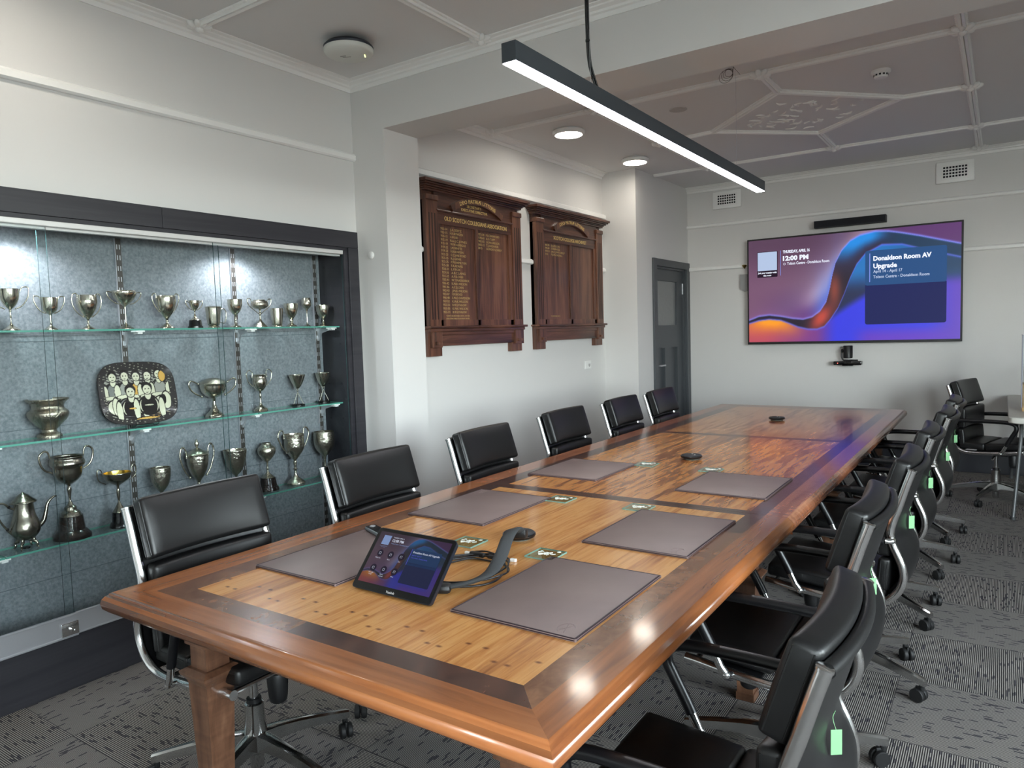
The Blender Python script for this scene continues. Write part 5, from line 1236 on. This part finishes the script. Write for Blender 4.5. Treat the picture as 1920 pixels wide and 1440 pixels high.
b = NB(); lathe(b, [(.004, 0), (.001, .001)], seg=8, mat=Matrix.Translation((-.088, -.0505, 0)) @ Matrix.Rotation(PI/2, 4, 'X')); obj('indicator_light', b, emat('led_red', (255, 60, 30), 4), t)
# hook and hanging on the plate rail
t = empty('picture_hook', (-2.310, YT-.03, 2.07), label='small brass hook with a grey plastic hanger at the left edge of the television', cat='hook')
b = NB(); lathe(b, [(.004, -.03), (.010, -.02), (.022, -.004), (.026, .006), (.018, .012), (.001, .013)], seg=18); obj('hook', b, mat('brass', (190, 160, 96), .25, 1), t, 40)
b = NB(); prism(b, [(-.045, -.09), (.03, -.09), (.03, -.27), (.0, -.275), (-.045, -.245)], 'y', -.006, .010); obj('hanger', b, mat('clear_plastic_block', (150, 150, 150), .3), t)
# wall vents
VB = mat('vent_hole', (10, 11, 22), .8)
def vent(x0, x1, z0, z1, label):
    cx, cz = (x0+x1)/2, (z0+z1)/2; w, h = (x1-x0)/2, (z1-z0)/2
    t = empty('wall_vent', (cx, YT, cz), label=label, cat='vent', group='square holed plaster vents high on the far wall')
    b = NB(); box(b, -w, w, -.022, 0, -h, h, bev=.010); box(b, -w*.72, w*.72, -.026, -.018, -h*.66, h*.66, bev=.003); obj('plate', b, TRIM, t, 40)
    b = NB()
    for i in range(8):
        for j in range(4):
            x = -w*.56+i*w*1.12/7; z = -h*.42+j*h*.84/3; box(b, x-.0085, x+.0085, -.0268, -.0255, z-.0085, z+.0085)
    obj('vent_hole', b, VB, t)
vent(-.541, -.234, 2.690, 2.884, 'plaster wall vent with square holes high on the far wall at right, above the television')
vent(-2.655, -2.344, 2.704, 2.893, 'plaster wall vent with square holes high on the far wall at left, near the door')
# ------------------------------------------------------------------ ceiling fittings
LP_ = 6.0
PEND = emat('pendant_diffuser', (250, 250, 255), 34.0, (230, 230, 230)); RND = emat('round_lamp_diffuser', (255, 246, 232), 44.0, (230, 230, 230))
t = empty('linear_pendant', (-1.347, 3.51, 2.316), label='long black linear pendant light glowing above the table', cat='pendant light')
b = NB(); L2 = 1.485; box(b, -.028, .028, -L2, L2, .002, .066, bev=.001); obj('housing', b, mat('pendant_anodised', (62, 68, 74), .4, .3), t)
b = NB(); box(b, -.0255, .0255, -L2+.003, L2-.003, -.0008, .004); obj('diffuser', b, PEND, t)
b = NB(); tube(b, [(0, -.915, .066), (0, -.915, .655)], .0008, 5); tube(b, [(0, .96, .066), (0, .96, .655)], .0008, 5); obj('suspension_wire', b, SATIN, t)
b = NB()
q = smooth_pts([(0, -.86, .064), (-.004, -.88, .10), (-.012, -.905, .17), (-.010, -.92, .30), (-.008, -.925, .45), (-.006, -.925, .655)], 5); tube(b, q, .0042, 8)
q2 = [p+Vector((.007, .004, 0)) for p in q]; tube(b, q2, .0038, 8)
for k in (6, 13, 19): tube(b, [q[k]+Vector((.003, 0, -.004)), q[k]+Vector((.003, 0, .004))], .009, 8)
obj('power_cord', b, BLKPL, t, 50)
t2 = empty('spare_wire_coil', (-1.375, 4.43, 2.985), label='loose coil of thin wire hanging at the ceiling above the pendant', cat='wire')
b = NB()
for k, r in enumerate((.024, .029, .034, .042)):
    tube(b, [(-.006*k+r*math.cos(a), r*.3*math.sin(a)*(k % 2), -.045-.006*k+r*math.sin(a)) for a in [i*PI/10 for i in range(20)]], .0012, 5, closed=True)
tube(b, [(.026, 0, -.018), (.060, .02, -.065)], .0012, 5); tube(b, [(.022, 0, -.05), (.026, 0, -.016)], .0018, 5)
obj('wire', b, mat('thin_wire', (70, 62, 60), .5), t2, 50)
def round_lamp(x, y, label):
    t = empty('ceiling_lamp', (x, y, CZ), label=label, cat='ceiling light', group='round white ceiling lamps in the alcove')
    b = NB(); lathe(b, [(.112, 0), (.118, -.006), (.125, -.012), (.125, -.028), (.118, -.037), (.104, -.039)], seg=40); obj('rim', b, WHITEP, t, 40)
    b = NB(); lathe(b, [(.104, -.0392), (.08, -.0400), (.001, -.0405)], seg=40); obj('diffuser', b, RND, t, 40)
round_lamp(-2.785, 4.985, 'round glowing ceiling lamp in the alcove, nearer the camera')
round_lamp(-2.785, 6.20, 'round glowing ceiling lamp in the alcove, farther away')
round_lamp(-2.785, 1.28, 'round ceiling lamp above the trophy cabinet, out of the picture')
t = empty('wireless_access_point', (-2.835, 2.765, CZ), math.radians(20), 'white and navy round wireless access point on the ceiling above the cabinet', 'access point')
b = NB(); lathe(b, [(.06, 0), (.06, -.02), (.115, -.022), (.128, -.035), (.126, -.045)], seg=40); box(b, -.10, -.02, .06, .12, -.012, -.004, bev=.002); obj('back_plate', b, mat('navy_plastic', (26, 32, 46), .4), t, 40)
b = NB(); lathe(b, [(.127, -.045), (.127, -.058), (.118, -.070), (.085, -.080), (.04, -.084), (.001, -.085)], seg=48); obj('cover', b, mat('access_point_cover', (214, 216, 210), .35), t, 50)
b = NB()
for k in range(3): lathe(b, [(.0035, 0), (.001, -.0012)], .078+.004*k, .030-.012*k, -.0810, 8)
obj('indicator_light', b, emat('led_yellow', (230, 240, 130), 5), t)
b = NB(); box(b, -.03, .015, -.012, -.006, -.0860, -.0845); box(b, -.035, -.005, -.030, -.022, -.0857, -.0842); obj('printed_mark', b, mat('print_grey', (150, 150, 146), .5), t)
t = empty('smoke_detector', (-.645, 5.09, CZ), label='small white smoke detector on the ceiling at right', cat='smoke detector')
b = NB(); lathe(b, [(.055, 0), (.056, -.012), (.050, -.018), (.042, -.020), (.040, -.036), (.034, -.044), (.001, -.047)], seg=32); obj('body', b, WHITEP, t, 40)
b = NB()
for k in range(12):
    a = k*PI/6; box(b, .0395, .0418, -.006, .006, -.034, -.024, mat=Matrix.Rotation(a, 4, 'Z'))
obj('sensor_slot', b, BLKPL, t)
b = NB(); lathe(b, [(.062, 0), (.062, -.003), (.058, -.0045), (.001, -.005)], seg=36); t = tag(obj('ceiling_speaker', b, mat('speaker_grille', (188, 186, 184), .8), None, 40, (-1.925, 5.035, CZ)), 'flat round speaker grille on the ceiling beside the pendant', 'speaker')
# ------------------------------------------------------------------ side table at far right
t = empty('side_table', (.62, 6.98, 0), label='pale grey folding side table against the far wall at right', cat='table')
b = NB(); A = rrect(1.16, 1.80, .07, 6)
def slab(bm, pts, z0, z1, in_):
    R = []
    for s, z in ((1-in_, z0), (1, z0+.006), (1, z1-.006), (1-in_*.5, z1)): R.append([bm.verts.new((p[0]*s, p[1]*s, z)) for p in pts])
    bm.faces.new(R[0][::-1]); bm.faces.new(R[-1]); n = len(pts)
    for i in range(3):
        for k in range(n): bm.faces.new((R[i][k], R[i][(k+1) % n], R[i+1][(k+1) % n], R[i+1][k]))
slab(b, A, .695, .740, .012); obj('tabletop', b, mat('pale_laminate', (196, 194, 186), .45, bump=(90, .05)), t, 40)
GT = mat('grey_steel_tube', (92, 94, 95), .4, .4)
for s in (-1, 1):
    for q in (-1, 1):
        b = NB(); tube(b, smooth_pts([(-.50*s, .66*q-.10*q, .69), (-.50*s, .70*q, .60), (-.52*s, .74*q, .30), (-.54*s, .80*q, .02)], 4), .013, 10); tube(b, [(-.54*s, .80*q, .022), (-.54*s, .80*q, 0)], .016, 10); obj('leg', b, GT, t, 50)
t = empty('brochure_holder', (.219, 6.62, .740), label='clear acrylic brochure holder on the side table at the right frame edge', cat='brochure holder')
ACR = glassmat('acrylic', (240, 242, 244)); ACE = mat('acrylic_edge', (150, 152, 168), .2)
b = NB(); box(b, -.10, -.096, -.12, .12, .03, .56); box(b, .10, .104, -.12, .12, .03, .56); box(b, -.10, .10, .116, .12, .03, .56); box(b, -.10, .10, -.12, -.116, .03, .20); obj('clear_case', b, ACR, t)
b = NB()
for x in (-.098, .102): tube(b, smooth_pts([(x, -.12, .03), (x, -.12, .45), (x, -.115, .55), (x, -.08, .56), (x, .12, .56)], 4), .0035, 6)
obj('case_edge', b, ACE, t)
b = NB(); box(b, -.094, .10, -.112, .112, 0, .20, bev=.003); obj('wooden_base', b, mat('pale_oak', (188, 152, 104), .5, vary=(12, (168, 132, 86))), t)
b = NB()
for k in range(6): box(b, -.085+.002*k, .09, -.10+.03*k, -.078+.03*k, .20, .29+.012*k, bev=.001)
obj('leaflet', b, mat('kraft_leaflets', (176, 138, 100), .6, vary=(70, (120, 84, 56))), t)
# ------------------------------------------------------------------ light, world, camera
w = bpy.data.worlds.new('sky'); bpy.context.scene.world = w; w.use_nodes = True
nt = w.node_tree; bg = nt.nodes['Background']; sky = nt.nodes.new('ShaderNodeTexSky'); sky.sky_type = 'HOSEK_WILKIE' if False else 'NISHITA'
sky.sun_elevation = math.radians(38); sky.sun_rotation = math.radians(200); sky.sun_disc = False; sky.altitude = 100
hs = nt.nodes.new('ShaderNodeHueSaturation'); hs.inputs['Saturation'].default_value = .18
nt.links.new(sky.outputs[0], hs.inputs['Color']); nt.links.new(hs.outputs[0], bg.inputs['Color']); bg.inputs['Strength'].default_value = SKY_S
def spot(name, loc, e, ang, col, r=.02):
    li = bpy.data.lights.new(name, 'SPOT'); li.energy = e; li.spot_size = math.radians(ang); li.spot_blend = .6; li.color = col; li.shadow_soft_size = r
    o = bpy.data.objects.new(name, li); C.objects.link(o); o.location = loc; return o
for y in (1.345, 2.40): spot('cabinet_spot', (-3.305, y, 1.935), 24, 165, (.92, .95, 1)).rotation_euler = (0, math.radians(-10), 0)
cam = bpy.data.cameras.new('camera'); co = bpy.data.objects.new('camera', cam); C.objects.link(co)
yaw, pit, rol = -.5958, -.0718, -.0303
f = Vector((math.sin(yaw)*math.cos(pit), math.cos(yaw)*math.cos(pit), math.sin(pit))); r = Vector((math.cos(yaw), -math.sin(yaw), 0)); u = r.cross(f)
r2 = r*math.cos(rol)+u*math.sin(rol); u2 = -r*math.sin(rol)+u*math.cos(rol)
M4 = Matrix((( r2.x, u2.x, -f.x, 0), (r2.y, u2.y, -f.y, 0), (r2.z, u2.z, -f.z, 1.44), (0, 0, 0, 1))); co.matrix_world = M4
cam.sensor_width = 36; cam.lens = 36*1360/1920; cam.clip_start = .03; cam.clip_end = 60
sc_ = bpy.context.scene; sc_.camera = co
sc_.view_settings.view_transform = 'Standard'; sc_.view_settings.look = 'None'; sc_.view_settings.exposure = EXPO; sc_.view_settings.gamma = 1; sc_.view_settings.use_curve_mapping = False
sc_.cycles.use_denoising = True; sc_.cycles.max_bounces = 9; sc_.cycles.diffuse_bounces = 5; sc_.cycles.glossy_bounces = 5; sc_.cycles.transparent_max_bounces = 24; sc_.cycles.transmission_bounces = 6
sc_.cycles.sample_clamp_indirect = 6; sc_.cycles.caustics_reflective = False; sc_.cycles.caustics_refractive = False; sc_.cycles.use_light_tree = True
bpy.context.view_layer.update()
